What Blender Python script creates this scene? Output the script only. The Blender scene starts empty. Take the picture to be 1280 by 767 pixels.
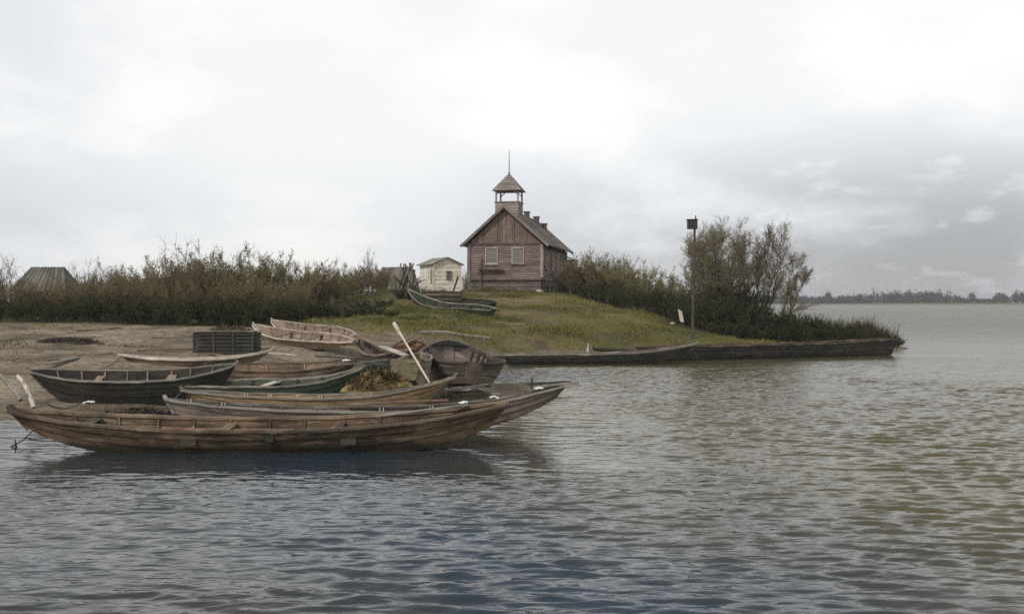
import bpy, math, random
import numpy as np
from mathutils import Vector, Matrix

random.seed(7)
RNG = np.random.default_rng(7)
SC = bpy.context.scene
COL = SC.collection
F = 1372.0            # focal length in pixels of the 1280 px wide photograph
CH = 3.0              # camera height above the water
R = math.radians


def X(px, Y):
    return (px - 640.0) * Y / F


def Z(py, Y):
    return CH - (py - 376.0) * Y / F


# ------------------------------------------------------------------ helpers
def tag(o, label=None, cat=None, group=None, kind=None):
    if label: o['label'] = label
    if cat: o['category'] = cat
    if group: o['group'] = group
    if kind: o['kind'] = kind
    return o


def empty(name, loc, rz=0.0, rx=0.0, ry=0.0):
    o = bpy.data.objects.new(name, None)
    o.empty_display_size = 0.2
    o.location = loc
    o.rotation_euler = (rx, ry, rz)
    COL.objects.link(o)
    return o


def link(name, me, mat, parent=None, loc=None, rz=None):
    o = bpy.data.objects.new(name, me)
    if mat is not None and not me.materials:
        me.materials.append(mat)
    COL.objects.link(o)
    if parent is not None: o.parent = parent
    if loc is not None: o.location = loc
    if rz is not None: o.rotation_euler = (0, 0, rz)
    return o


def np_mesh(name, V, Fq, tone=None, smooth=False):
    """V (n,3); Fq (m,k) with one k."""
    V = np.asarray(V, dtype=np.float32); Fq = np.asarray(Fq, dtype=np.int32)
    m, k = Fq.shape
    me = bpy.data.meshes.new(name)
    me.vertices.add(len(V)); me.vertices.foreach_set('co', V.ravel())
    me.loops.add(m * k); me.loops.foreach_set('vertex_index', Fq.ravel())
    me.polygons.add(m)
    me.polygons.foreach_set('loop_start', np.arange(0, m * k, k, dtype=np.int32))
    if smooth:
        me.polygons.foreach_set('use_smooth', np.ones(m, dtype=bool))
    if tone is not None:
        a = me.attributes.new('tone', 'FLOAT', 'FACE')
        a.data.foreach_set('value', np.asarray(tone, dtype=np.float32))
    me.update(calc_edges=True)
    return me


class MB:
    """small mesh collector with UVs: u = metres along the grain, v = metres across + 10 * board number"""
    def __init__(self):
        self.v = []; self.f = []; self.uv = []

    def quad(self, pts, uvs):
        n = len(self.v)
        self.v += [tuple(p) for p in pts]
        self.f.append(tuple(range(n, n + len(pts))))
        self.uv.append(uvs)

    def hexa(self, P):
        """P: 8 corners, index bits x=1 y=2 z=4"""
        P = [Vector(p) for p in P]
        k = 10.0 * random.randint(0, 400)
        ax = [(P[1] - P[0]).length, (P[2] - P[0]).length, (P[4] - P[0]).length]
        g = ax.index(max(ax))
        for idx, (a, b) in (((0, 2, 3, 1), (1, 0)), ((4, 5, 7, 6), (0, 1)), ((0, 1, 5, 4), (0, 2)),
                            ((2, 6, 7, 3), (2, 0)), ((0, 4, 6, 2), (2, 1)), ((1, 3, 7, 5), (1, 2))):
            pts = [P[i] for i in idx]
            l1 = (pts[1] - pts[0]).length; l2 = (pts[2] - pts[1]).length
            if a == g:
                uv = [(0, k), (l1, k), (l1, k + l2), (0, k + l2)]
            else:
                uv = [(0, k), (0, k + l1), (l2, k + l1), (l2, k)]
            self.quad(pts, uv)

    def box(self, c, s, rot=None):
        c = Vector(c); hx, hy, hz = s[0] / 2, s[1] / 2, s[2] / 2
        P = []
        for i in range(8):
            p = Vector((hx if i & 1 else -hx, hy if i & 2 else -hy, hz if i & 4 else -hz))
            if rot is not None: p = rot @ p
            P.append(c + p)
        self.hexa(P)

    def beam(self, a, b, w, h, up=(0, 0, 1)):
        a = Vector(a); b = Vector(b); d = (b - a); L = d.length; d.normalize()
        u = Vector(up)
        if abs(d.dot(u)) > 0.95: u = Vector((0, 1, 0))
        s = d.cross(u).normalized(); u = s.cross(d).normalized()
        m = Matrix((d, s, u)).transposed()
        self.box((a + b) / 2, (L, w, h), m)

    def tube(self, pts, rad, n=7, cap=True):
        pts = [Vector(p) for p in pts]
        if not hasattr(rad, '__len__'): rad = [rad] * len(pts)
        k = 10.0 * random.randint(0, 400)
        rings = []; L = 0; ls = []
        for i, p in enumerate(pts):
            a = pts[max(i - 1, 0)]; b = pts[min(i + 1, len(pts) - 1)]
            d = (b - a).normalized()
            u = Vector((0, 0, 1)) if abs(d.z) < 0.9 else Vector((0, 1, 0))
            s = d.cross(u).normalized(); u = s.cross(d)
            rings.append([p + rad[i] * (math.cos(2 * math.pi * j / n) * s + math.sin(2 * math.pi * j / n) * u) for j in range(n)])
            if i: L += (p - pts[i - 1]).length
            ls.append(L)
        for i in range(len(pts) - 1):
            for j in range(n):
                j2 = (j + 1) % n
                w = 2 * math.pi * max(rad[i], 0.01) / n
                self.quad([rings[i][j], rings[i][j2], rings[i + 1][j2], rings[i + 1][j]],
                          [(ls[i], k + j * w), (ls[i], k + (j + 1) * w), (ls[i + 1], k + (j + 1) * w), (ls[i + 1], k + j * w)])
        if cap:
            self.quad(rings[0], [(0, k)] * n); self.quad(rings[-1][::-1], [(0, k)] * n)

    def mesh(self, name, smooth=False):
        me = bpy.data.meshes.new(name)
        me.from_pydata(self.v, [], self.f)
        uvl = me.uv_layers.new(name='UVMap')
        flat = [c for uv in self.uv for p in uv for c in p]
        uvl.data.foreach_set('uv', flat)
        if smooth:
            me.polygons.foreach_set('use_smooth', [True] * len(self.f))
        me.update()
        return me

    def build(self, name, mat, parent=None, loc=None, rz=None, smooth=False):
        return link(name, self.mesh(name, smooth), mat, parent, loc, rz)


def hash2(ix, iy, seed):
    h = (ix.astype(np.int64) * 374761393 + iy.astype(np.int64) * 668265263 + seed * 974711) & 0x7fffffff
    h = ((h ^ (h >> 13)) * 1274126177) & 0x7fffffff
    return ((h ^ (h >> 16)) & 0xffff) / 65535.0


def vnoise(x, y, seed=0):
    ix = np.floor(x); iy = np.floor(y); fx = x - ix; fy = y - iy
    fx = fx * fx * (3 - 2 * fx); fy = fy * fy * (3 - 2 * fy)
    a = hash2(ix, iy, seed); b = hash2(ix + 1, iy, seed); c = hash2(ix, iy + 1, seed); d = hash2(ix + 1, iy + 1, seed)
    return (a * (1 - fx) + b * fx) * (1 - fy) + (c * (1 - fx) + d * fx) * fy - 0.5


def sstep(a, b, x):
    t = np.clip((x - a) / (b - a), 0, 1)
    return t * t * (3 - 2 * t)


# ------------------------------------------------------------------ materials
def new_mat(name):
    m = bpy.data.materials.new(name); m.use_nodes = True
    nt = m.node_tree
    b = nt.nodes['Principled BSDF']
    return m, nt, b


def N(nt, typ, **kw):
    n = nt.nodes.new(typ)
    for k, v in kw.items():
        if k.startswith('in_'):
            n.inputs[k[3:].replace('_', ' ')].default_value = v
        else:
            setattr(n, k, v)
    return n


def ramp(nt, fac, stops):
    r = nt.nodes.new('ShaderNodeValToRGB')
    el = r.color_ramp.elements
    while len(el) < len(stops): el.new(0.5)
    for e, (p, c) in zip(el, stops):
        e.position = p; e.color = (*c, 1) if len(c) == 3 else c
    nt.links.new(fac, r.inputs['Fac'])
    return r.outputs['Color']


def mixc(nt, fac, a, b, mode='MIX'):
    m = nt.nodes.new('ShaderNodeMix'); m.data_type = 'RGBA'; m.blend_type = mode
    for sock, val in ((m.inputs[0], fac), (m.inputs[6], a), (m.inputs[7], b)):
        if hasattr(val, 'is_output'): nt.links.new(val, sock)
        elif isinstance(val, (int, float)): sock.default_value = val
        else: sock.default_value = (*val, 1)
    return m.outputs[2]


def math_n(nt, op, a, b=None, clamp=False):
    m = nt.nodes.new('ShaderNodeMath'); m.operation = op; m.use_clamp = clamp
    for i, v in enumerate((a, b)):
        if v is None: continue
        if hasattr(v, 'is_output'): nt.links.new(v, m.inputs[i])
        else: m.inputs[i].default_value = v
    return m.outputs[0]


def wood(name, dark, light, stain=(0.03, 0.025, 0.02), stain_amt=0.5, green=0.0, rough=0.85, seam=0.014, wear=0.55):
    m, nt, b = new_mat(name)
    uv = N(nt, 'ShaderNodeUVMap', uv_map='UVMap')
    sep = N(nt, 'ShaderNodeSeparateXYZ'); nt.links.new(uv.outputs[0], sep.inputs[0])
    mp = N(nt, 'ShaderNodeMapping'); mp.inputs['Scale'].default_value = (1.6, 38, 1)
    nt.links.new(uv.outputs[0], mp.inputs[0])
    gr = N(nt, 'ShaderNodeTexNoise', in_Scale=1.0, in_Detail=4.0, in_Roughness=0.6)
    nt.links.new(mp.outputs[0], gr.inputs['Vector'])
    idx = math_n(nt, 'FLOOR', math_n(nt, 'DIVIDE', math_n(nt, 'ADD', sep.outputs[1], 2.0), 10.0))
    wn = N(nt, 'ShaderNodeTexWhiteNoise', noise_dimensions='1D'); nt.links.new(idx, wn.inputs['W'])
    tc = N(nt, 'ShaderNodeTexCoord')
    st = N(nt, 'ShaderNodeTexNoise', in_Scale=1.1, in_Detail=5.0, in_Roughness=0.65)
    nt.links.new(tc.outputs['Object'], st.inputs['Vector'])
    tone = math_n(nt, 'ADD', math_n(nt, 'MULTIPLY', gr.outputs[0], 0.75), math_n(nt, 'MULTIPLY', wn.outputs['Value'], 0.35))
    col = ramp(nt, tone, [(0.28, dark), (0.75, light)])
    sf = math_n(nt, 'MULTIPLY', math_n(nt, 'MULTIPLY', math_n(nt, 'SUBTRACT', st.outputs[0], 0.42, False), 5.0, True), stain_amt)
    col = mixc(nt, sf, col, stain)
    if green > 0:
        g2 = N(nt, 'ShaderNodeTexNoise', in_Scale=0.7, in_Detail=4.0); nt.links.new(tc.outputs['Object'], g2.inputs['Vector'])
        gf = math_n(nt, 'MULTIPLY', math_n(nt, 'MULTIPLY', math_n(nt, 'SUBTRACT', g2.outputs[0], 0.5), 6.0, True), green)
        col = mixc(nt, gf, col, (0.035, 0.07, 0.045))
    # cracks
    mp2 = N(nt, 'ShaderNodeMapping'); mp2.inputs['Scale'].default_value = (0.7, 22, 1)
    nt.links.new(uv.outputs[0], mp2.inputs[0])
    cr = N(nt, 'ShaderNodeTexNoise', in_Scale=1.0, in_Detail=2.0); nt.links.new(mp2.outputs[0], cr.inputs['Vector'])
    cf = ramp(nt, cr.outputs[0], [(0.36, (1, 1, 1)), (0.41, (0, 0, 0))])
    col = mixc(nt, math_n(nt, 'MULTIPLY', cf, 0.7), col, tuple(c * 0.3 for c in dark))
    fr = math_n(nt, 'MODULO', sep.outputs[1], 10.0)
    e1 = math_n(nt, 'LESS_THAN', fr, seam)
    col = mixc(nt, math_n(nt, 'MULTIPLY', e1, 0.75), col, tuple(c * 0.25 for c in dark))
    mt_ = N(nt, 'ShaderNodeTexNoise', in_Scale=4.5, in_Detail=6.0, in_Roughness=0.7); nt.links.new(tc.outputs['Object'], mt_.inputs['Vector'])
    mv = math_n(nt, 'ADD', math_n(nt, 'MULTIPLY', mt_.outputs[0], 1.5), 0.27)
    vm = N(nt, 'ShaderNodeVectorMath', operation='SCALE'); nt.links.new(col, vm.inputs[0]); nt.links.new(mv, vm.inputs['Scale']); col = vm.outputs[0]
    mp3 = N(nt, 'ShaderNodeMapping'); mp3.inputs['Scale'].default_value = (.55, 3.0, 1); nt.links.new(uv.outputs[0], mp3.inputs[0])
    wr = N(nt, 'ShaderNodeTexNoise', in_Scale=2.0, in_Detail=6.0, in_Roughness=0.7); nt.links.new(mp3.outputs[0], wr.inputs['Vector'])
    wf_ = ramp(nt, wr.outputs[0], [(0.52, (0, 0, 0)), (0.66, (1, 1, 1))])
    lum = sum(light) / 3
    gp = N(nt, 'ShaderNodeNewGeometry'); gs = N(nt, 'ShaderNodeSeparateXYZ'); nt.links.new(gp.outputs['Position'], gs.inputs[0])
    wet = ramp(nt, math_n(nt, 'ADD', gs.outputs[2], math_n(nt, 'MULTIPLY', st.outputs[0], -0.22)), [(0.0, (1, 1, 1)), (0.10, (0, 0, 0))])
    col = mixc(nt, math_n(nt, 'MULTIPLY', wf_, wear), col, tuple(.75 * c * 1.5 + .25 * lum * 1.35 for c in light))
    col = mixc(nt, math_n(nt, 'MULTIPLY', wet, .8), col, (0.022, 0.022, 0.016))
    oi = N(nt, 'ShaderNodeObjectInfo')
    hs = N(nt, 'ShaderNodeHueSaturation')
    nt.links.new(math_n(nt, 'ADD', math_n(nt, 'MULTIPLY', oi.outputs['Random'], 0.3), 0.85), hs.inputs['Value'])
    nt.links.new(col, hs.inputs['Color'])
    nt.links.new(hs.outputs[0], b.inputs['Base Color'])
    b.inputs['Roughness'].default_value = rough
    b.inputs['Specular IOR Level'].default_value = 0.25
    bp = N(nt, 'ShaderNodeBump', in_Strength=0.6, in_Distance=0.008)
    nt.links.new(gr.outputs[0], bp.inputs['Height']); nt.links.new(bp.outputs[0], b.inputs['Normal'])
    return m


def plain(name, c, rough=0.8, var=0.25, scale=6.0):
    m, nt, b = new_mat(name)
    tc = N(nt, 'ShaderNodeTexCoord')
    n = N(nt, 'ShaderNodeTexNoise', in_Scale=scale, in_Detail=5.0); nt.links.new(tc.outputs['Object'], n.inputs['Vector'])
    col = ramp(nt, n.outputs[0], [(0.3, tuple(x * (1 - var) for x in c)), (0.7, tuple(min(1, x * (1 + var)) for x in c))])
    nt.links.new(col, b.inputs['Base Color'])
    b.inputs['Roughness'].default_value = rough
    b.inputs['Specular IOR Level'].default_value = 0.3
    bp = N(nt, 'ShaderNodeBump', in_Strength=0.4, in_Distance=0.02)
    nt.links.new(n.outputs[0], bp.inputs['Height']); nt.links.new(bp.outputs[0], b.inputs['Normal'])
    return m


def leafmat(name, c0, c1, c2, trans=0.3):
    m, nt, b = new_mat(name)
    nt.nodes.remove(b)
    at = N(nt, 'ShaderNodeAttribute', attribute_name='tone')
    col = ramp(nt, at.outputs['Fac'], [(0.0, c0), (0.55, c1), (1.0, c2)])
    oi = N(nt, 'ShaderNodeObjectInfo')
    hs = N(nt, 'ShaderNodeHueSaturation')
    nt.links.new(math_n(nt, 'ADD', math_n(nt, 'MULTIPLY', oi.outputs['Random'], 0.5), 0.75), hs.inputs['Value'])
    nt.links.new(math_n(nt, 'ADD', math_n(nt, 'MULTIPLY', oi.outputs['Random'], 0.04), 0.48), hs.inputs['Hue'])
    nt.links.new(col, hs.inputs['Color'])
    d = N(nt, 'ShaderNodeBsdfDiffuse'); t = N(nt, 'ShaderNodeBsdfTranslucent')
    nt.links.new(hs.outputs[0], d.inputs[0]); nt.links.new(hs.outputs[0], t.inputs[0])
    mx = N(nt, 'ShaderNodeMixShader'); mx.inputs[0].default_value = trans
    nt.links.new(d.outputs[0], mx.inputs[1]); nt.links.new(t.outputs[0], mx.inputs[2])
    nt.links.new(mx.outputs[0], nt.nodes['Material Output'].inputs[0])
    return m


M = {}
M['front_hull'] = wood('front_hull_wood', (0.06, 0.04, 0.026), (0.26, 0.175, 0.105), (0.026, 0.018, 0.013), 0.7)
M['brown_hull'] = wood('brown_hull_wood', (0.075, 0.052, 0.035), (0.28, 0.195, 0.125), (0.03, 0.023, 0.018), 0.7, 0.3)
M['dark_hull'] = wood('dark_tarred_wood', (0.028, 0.024, 0.021), (0.085, 0.07, 0.056), (0.02, 0.018, 0.016), 0.6, 0.3)
M['green_hull'] = wood('faded_green_wood', (0.03, 0.044, 0.034), (0.085, 0.095, 0.065), (0.02, 0.022, 0.018), 0.5, 0.7)
M['orange_wood'] = wood('ochre_wood', (0.15, 0.09, 0.045), (0.36, 0.24, 0.12), (0.06, 0.04, 0.025), 0.4, 0.25)
M['red_wood'] = wood('red_brown_wood', (0.13, 0.075, 0.05), (0.29, 0.175, 0.115), (0.07, 0.045, 0.033), 0.5)
M['pink_wood'] = wood('pinkish_bare_wood', (0.16, 0.112, 0.082), (0.36, 0.27, 0.20), (0.09, 0.065, 0.05), 0.5)
M['pale_wood'] = wood('pale_bleached_wood', (0.28, 0.23, 0.18), (0.58, 0.51, 0.42), (0.16, 0.13, 0.1), 0.35)
M['grey_wood'] = wood('grey_weathered_wood', (0.13, 0.115, 0.095), (0.33, 0.30, 0.25), (0.07, 0.06, 0.05), 0.45)
M['khaki_wood'] = wood('khaki_painted_wood', (0.16, 0.135, 0.075), (0.30, 0.26, 0.16), (0.09, 0.075, 0.045), 0.4, 0.2)
M['purple_wood'] = wood('mauve_grey_wood', (0.085, 0.066, 0.056), (0.24, 0.19, 0.16), (0.045, 0.037, 0.033), 0.5, 0.1)
M['church_wall'] = wood('church_plank_wood', (0.15, 0.104, 0.095), (0.29, 0.212, 0.194), (0.10, 0.068, 0.06), 0.6, wear=.35)
M['church_gable'] = wood('church_gable_wood', (0.15, 0.10, 0.083), (0.30, 0.215, 0.18), (0.09, 0.062, 0.052), 0.6, wear=.35)
M['church_base'] = wood('church_base_wood', (0.10, 0.074, 0.066), (0.21, 0.16, 0.142), (0.06, 0.047, 0.042), 0.5)
M['corner'] = wood('pale_corner_wood', (0.24, 0.17, 0.14), (0.40, 0.30, 0.25), (0.17, 0.12, 0.1), 0.3)
M['roof_wood'] = wood('grey_brown_shingle', (0.115, 0.095, 0.082), (0.26, 0.22, 0.19), (0.07, 0.06, 0.05), 0.4)
M['belfry_wood'] = wood('belfry_wood', (0.19, 0.16, 0.135), (0.36, 0.31, 0.27), (0.12, 0.1, 0.085), 0.35)
M['white_paint'] = wood('chalky_white_paint', (0.55, 0.53, 0.49), (0.82, 0.80, 0.76), (0.4, 0.37, 0.33), 0.4)
M['cream_wall'] = wood('cream_lime_paint', (0.62, 0.545, 0.43), (0.82, 0.75, 0.62), (0.46, 0.40, 0.30), 0.35)
M['shed_roof'] = wood('grey_green_roof_board', (0.17, 0.17, 0.14), (0.33, 0.33, 0.28), (0.1, 0.1, 0.085), 0.4)
M['hut_roof'] = wood('mossy_roof_board', (0.085, 0.08, 0.068), (0.19, 0.178, 0.15), (0.055, 0.052, 0.042), 0.5, 0.0)
M['pole_wood'] = wood('brown_pole_wood', (0.10, 0.07, 0.055), (0.28, 0.21, 0.165), (0.05, 0.035, 0.03), 0.5)
M['bark'] = plain('bark', (0.075, 0.06, 0.048), 0.9, 0.4, 9)
M['twig'] = plain('twig_bark', (0.085, 0.07, 0.05), 0.9, 0.4, 6)
M['pale_twig'] = plain('pale_twig_bark', (0.19, 0.155, 0.105), 0.9, 0.3, 6)
M['stone'] = plain('pale_stone', (0.42, 0.39, 0.34), 0.85, 0.3, 9)
M['rag'] = plain('white_rag', (0.72, 0.70, 0.66), 0.9, 0.15, 8)
M['rust'] = plain('rust_brown_heap', (0.19, 0.095, 0.05), 0.95, 0.5, 7)
M['straw'] = plain('yellow_straw', (0.20, 0.15, 0.07), 0.95, 0.55, 5)
M['iron'] = plain('dark_iron', (0.03, 0.03, 0.03), 0.6, 0.3, 10)
M['rope'] = plain('green_rope', (0.10, 0.14, 0.10), 0.9, 0.3, 20)
M['chimney'] = plain('sooty_brick', (0.11, 0.085, 0.075), 0.9, 0.3, 12)
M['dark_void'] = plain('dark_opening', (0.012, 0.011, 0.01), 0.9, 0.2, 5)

m, nt, b = new_mat('old_window_glass')
b.inputs['Base Color'].default_value = (0.16, 0.15, 0.14, 1); b.inputs['Roughness'].default_value = 0.25
M['glass'] = m

M['olive_leaf'] = leafmat('olive_leaf', (0.10, 0.092, 0.038), (0.215, 0.18, 0.075), (0.34, 0.275, 0.135), .48)
M['rust_leaf'] = leafmat('rust_leaf', (0.105, 0.075, 0.04), (0.22, 0.16, 0.085), (0.34, 0.25, 0.14), .48)
M['dark_leaf'] = leafmat('dark_leaf', (0.026, 0.032, 0.017), (0.056, 0.062, 0.031), (0.105, 0.10, 0.052))
M['grey_leaf'] = leafmat('grey_green_leaf', (0.06, 0.058, 0.034), (0.11, 0.105, 0.062), (0.18, 0.165, 0.10))
M['willow_leaf'] = leafmat('willow_leaf', (0.12, 0.11, 0.048), (0.23, 0.205, 0.095), (0.34, 0.295, 0.155), .48)
M['reed_leaf'] = leafmat('reed_blade', (0.03, 0.033, 0.016), (0.062, 0.06, 0.03), (0.125, 0.11, 0.06))
M['grass_leaf'] = leafmat('grass_blade', (0.062, 0.07, 0.02), (0.155, 0.15, 0.042), (0.30, 0.245, 0.105))
M['far_leaf'] = leafmat('far_foliage', (0.03, 0.034, 0.02), (0.055, 0.055, 0.034), (0.08, 0.075, 0.05))

# ------------------------------------------------------------------ terrain
CP = []
def cp(px, Y, z): CP.append((X(px, Y), Y, z))
for px, Y in ((0, 24.6), (110, 26), (200, 29.5), (330, 33), (450, 35.5), (530, 36.5), (600, 41), (632, 48), (650, 53.6), (740, 55.2), (860, 57.6),
              (1000, 61.6), (1108, 66), (1128, 72), (1110, 84), (1050, 95), (970, 104)): cp(px, Y, 0.0)
CP += [(-16, 23.5, 0.0), (-28, 21, 0.0), (-50, 17, 0.0)]
for px, Y, z in ((0, 57, 1.8), (0, 40, .95), (100, 48, 1.35), (200, 57, 1.72), (200, 40, .85), (300, 47, 1.15), (380, 57, 1.8), (380, 45, 1.05), (450, 45, 1.0),
                 (480, 58, 1.75), (480, 70, 2.9), (430, 72, 3.15), (520, 75, 3.62), (400, 65, 2.35), (600, 58, 1.5), (600, 70, 2.6), (600, 48, .5), (540, 48, .85),
                 (640, 62, 1.65), (700, 70, 2.55), (700, 62, 1.45), (720, 57.2, .62), (780, 70, 2.3), (850, 70, 1.9), (860, 61.5, 1.15), (860, 59, .7),
                 (950, 68, .95), (950, 63.5, .6), (1050, 70, .7), (1050, 67, .45), (1095, 71, .35),
                 (580, 78, 3.65), (630, 79, 3.5), (700, 80, 3.5), (560, 90, 3.7), (650, 90, 3.6), (720, 92, 3.55), (680, 103, 3.6), (760, 80, 2.7), (800, 95, 2.4),
                 (900, 80, 1.2), (900, 92, .8), (0, 75, 2.3), (150, 75, 2.3), (300, 75, 2.7), (300, 64, 2.1), (100, 100, 2.4), (300, 105, 2.6), (560, 110, 3.2), (700, 125, 1.5)): cp(px, Y, z)
CP += [(-60, 60, 1.8), (-60, 35, .9), (-80, 100, 2.3), (-40, 140, 2.0), (0, 150, 1.2), (-80, 170, 1.5), (10, 175, -1), (24, 135, -1), (30, 115, -1),
       (-12, 15, -1.2), (-4, 25, -.9), (-2, 33, -.5), (3, 45, -.7), (0, 18, -1.4), (12, 48, -1.1), (15, 25, -1.6), (30, 55, -1.3), (34, 68, -1.0), (40, 85, -1.4),
       (45, 40, -1.8), (60, 120, -1.8), (-30, 12, -1.0), (0, 0, -1.8), (-60, -10, -1.5), (60, 0, -1.8), (-8, 29, -.35), (-11, 26.3, -.12)]
CP = np.array(CP)


def _rbf():
    d = np.hypot(CP[:, None, 0] - CP[None, :, 0], CP[:, None, 1] - CP[None, :, 1])
    n = len(CP)
    A = np.zeros((n + 1, n + 1)); A[:n, :n] = -np.sqrt(d * d + 1.0) ; A[:n, n] = 1; A[n, :n] = 1
    return np.linalg.solve(A, np.append(CP[:, 2], 0))


W_RBF = _rbf()


def ground_np(x, y):
    x = np.asarray(x, float); y = np.asarray(y, float)
    sh = x.shape; x = x.ravel(); y = y.ravel()
    out = np.zeros(len(x))
    for i in range(0, len(x), 20000):
        xs = x[i:i + 20000]; ys = y[i:i + 20000]
        d2 = (xs[:, None] - CP[None, :, 0]) ** 2 + (ys[:, None] - CP[None, :, 1]) ** 2
        out[i:i + 20000] = -np.sqrt(d2 + 1.0) @ W_RBF[:-1] + W_RBF[-1]
    land = sstep(-0.1, 0.5, out)
    bump = vnoise(x * .9, y * .9, 1) * .12 + vnoise(x * 2.7, y * 2.7, 2) * .06 + vnoise(x * .23, y * .23, 3) * .25
    z = np.clip(out, -1.9, 4.2) + bump * land
    far = sstep(150, 220, y) + sstep(70, 120, np.abs(x)) * (x > 0)
    z = z * (1 - np.clip(far, 0, 1)) - 1.8 * np.clip(far, 0, 1)
    left = (x < -90)
    z = np.where(left & (y < 150) & (y > 20), np.maximum(z, 1.0), z)
    wob = 30 * vnoise(x * .006, x * 0 + 3.3, 8)
    bank = sstep(868, 884, y + wob)
    z = z * (1 - bank) + (1.0 + vnoise(x * .02, y * .02, 5)) * bank
    return z.reshape(sh)


def gz(x, y):
    return float(ground_np(np.array([x]), np.array([y]))[0])


def lines(parts):
    out = []
    for a, b_, s in parts:
        out += list(np.arange(a, b_, s))
    return np.array(out + [parts[-1][1]])


xs = lines([(-900, -200, 50), (-200, -60, 6), (-60, -34, 1.2), (-34, 34, .3), (34, 70, 1.5), (70, 200, 10), (200, 900, 50)])
ys = lines([(-30, 12, 3), (12, 22, .8), (22, 86, .3), (86, 130, .8), (130, 240, 5), (240, 840, 40), (840, 910, 2.5), (910, 1150, 40)])
gx, gy = np.meshgrid(xs, ys)
gzv = ground_np(gx, gy)
nx, ny = len(xs), len(ys)
ii = np.arange(nx * ny).reshape(ny, nx)
faces = np.stack([ii[:-1, :-1], ii[:-1, 1:], ii[1:, 1:], ii[1:, :-1]], -1).reshape(-1, 4)
gme = np_mesh('ground', np.stack([gx, gy, gzv], -1).reshape(-1, 3), faces, smooth=True)


def grass_mask(x, y, z):
    n = vnoise(x * .35, y * .35, 11) + .5 * vnoise(x * 1.1, y * 1.1, 12)
    a = sstep(-11.5, -6.5, x + 3.0 * n + (y - 56) * .05) * sstep(51.5, 58.5, y + 4 * n)
    b_ = sstep(55.5, 58, y + 1.5 * n) * .9
    c = sstep(53.5, 56.5, y) * sstep(-3.5, 1.0, x + 2 * n)
    return np.clip(np.maximum(np.maximum(a, b_), c), 0, 1) * sstep(.12, .55, z + .3 * n)


a = gme.attributes.new('grassy', 'FLOAT', 'POINT')
a.data.foreach_set('value', grass_mask(gx, gy, gzv).ravel().astype(np.float32))

m, nt, b = new_mat('ground_sand_and_turf')
tc = N(nt, 'ShaderNodeTexCoord')
ga = N(nt, 'ShaderNodeAttribute', attribute_name='grassy')
n1 = N(nt, 'ShaderNodeTexNoise', in_Scale=0.45, in_Detail=7.0, in_Roughness=0.65); nt.links.new(tc.outputs['Object'], n1.inputs['Vector'])
n2 = N(nt, 'ShaderNodeTexNoise', in_Scale=5.0, in_Detail=6.0, in_Roughness=0.7); nt.links.new(tc.outputs['Object'], n2.inputs['Vector'])
n3 = N(nt, 'ShaderNodeTexNoise', in_Scale=0.16, in_Detail=4.0); nt.links.new(tc.outputs['Object'], n3.inputs['Vector'])
sand = ramp(nt, n1.outputs[0], [(0.34, (0.10, 0.08, 0.055)), (0.47, (0.215, 0.168, 0.112)), (0.62, (0.34, 0.28, 0.20))])
sand = mixc(nt, math_n(nt, 'MULTIPLY', ramp(nt, n2.outputs[0], [(0.40, (1, 1, 1)), (0.50, (0, 0, 0))]), 0.6), sand, (0.06, 0.045, 0.032))
turf = ramp(nt, n3.outputs[0], [(0.36, (0.085, 0.092, 0.024)), (0.5, (0.13, 0.118, 0.038)), (0.62, (0.20, 0.155, 0.075))])
turf = mixc(nt, ramp(nt, n1.outputs[0], [(0.48, (0, 0, 0)), (0.62, (1, 1, 1))]), turf, (0.085, 0.064, 0.04))
col = mixc(nt, ga.outputs['Fac'], sand, turf)
geo = N(nt, 'ShaderNodeNewGeometry'); sp = N(nt, 'ShaderNodeSeparateXYZ'); nt.links.new(geo.outputs['Position'], sp.inputs[0])
wet = ramp(nt, math_n(nt, 'ADD', sp.outputs[2], math_n(nt, 'MULTIPLY', n1.outputs[0], 0.3)), [(0.12, (1, 1, 1)), (0.42, (0, 0, 0))])
col = mixc(nt, math_n(nt, 'MULTIPLY', wet, 0.6), col, (0.06, 0.048, 0.036))
nt.links.new(col, b.inputs['Base Color'])
b.inputs['Roughness'].default_value = 0.92; b.inputs['Specular IOR Level'].default_value = 0.2
bp = N(nt, 'ShaderNodeBump', in_Strength=0.9, in_Distance=0.10); n4 = N(nt, 'ShaderNodeTexNoise', in_Scale=2.2, in_Detail=6.0, in_Roughness=0.6); nt.links.new(tc.outputs['Object'], n4.inputs['Vector']); nt.links.new(math_n(nt, 'ADD', n2.outputs[0], math_n(nt, 'MULTIPLY', n4.outputs[0], 2.0)), bp.inputs['Height']); nt.links.new(bp.outputs[0], b.inputs['Normal'])
M['ground'] = m
tag(link('ground', gme, m), kind='structure')

# ------------------------------------------------------------------ water
def wave_h(x, y):
    h = np.zeros_like(x)
    rr = np.random.default_rng(21)
    wind = -1.72
    for k in range(26):
        lam = 0.155 * (1.13 ** k)
        if lam > .66: break
        for _ in range(3):
            th = wind + rr.normal(0, .33)
            ph = rr.uniform(0, 6.28)
            dx, dy = math.cos(th), math.sin(th)
            mod = .35 + 1.3 * (vnoise(x / (lam * 3.3) + rr.uniform(0, 50), y / (lam * 3.3) + rr.uniform(0, 50), int(rr.integers(99))) + .5)
            h += .0078 * lam ** .88 * mod * np.sin(2 * math.pi * (x * dx + y * dy) / lam + ph + 2.2 * vnoise(x / lam / 1.7, y / lam / 1.7, k))
    gust = .75 + .9 * vnoise(x * .12, y * .09, 31) + .5 * vnoise(x * .4, y * .25, 32)
    return h * np.clip(gust, .35, 1.2)


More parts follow.
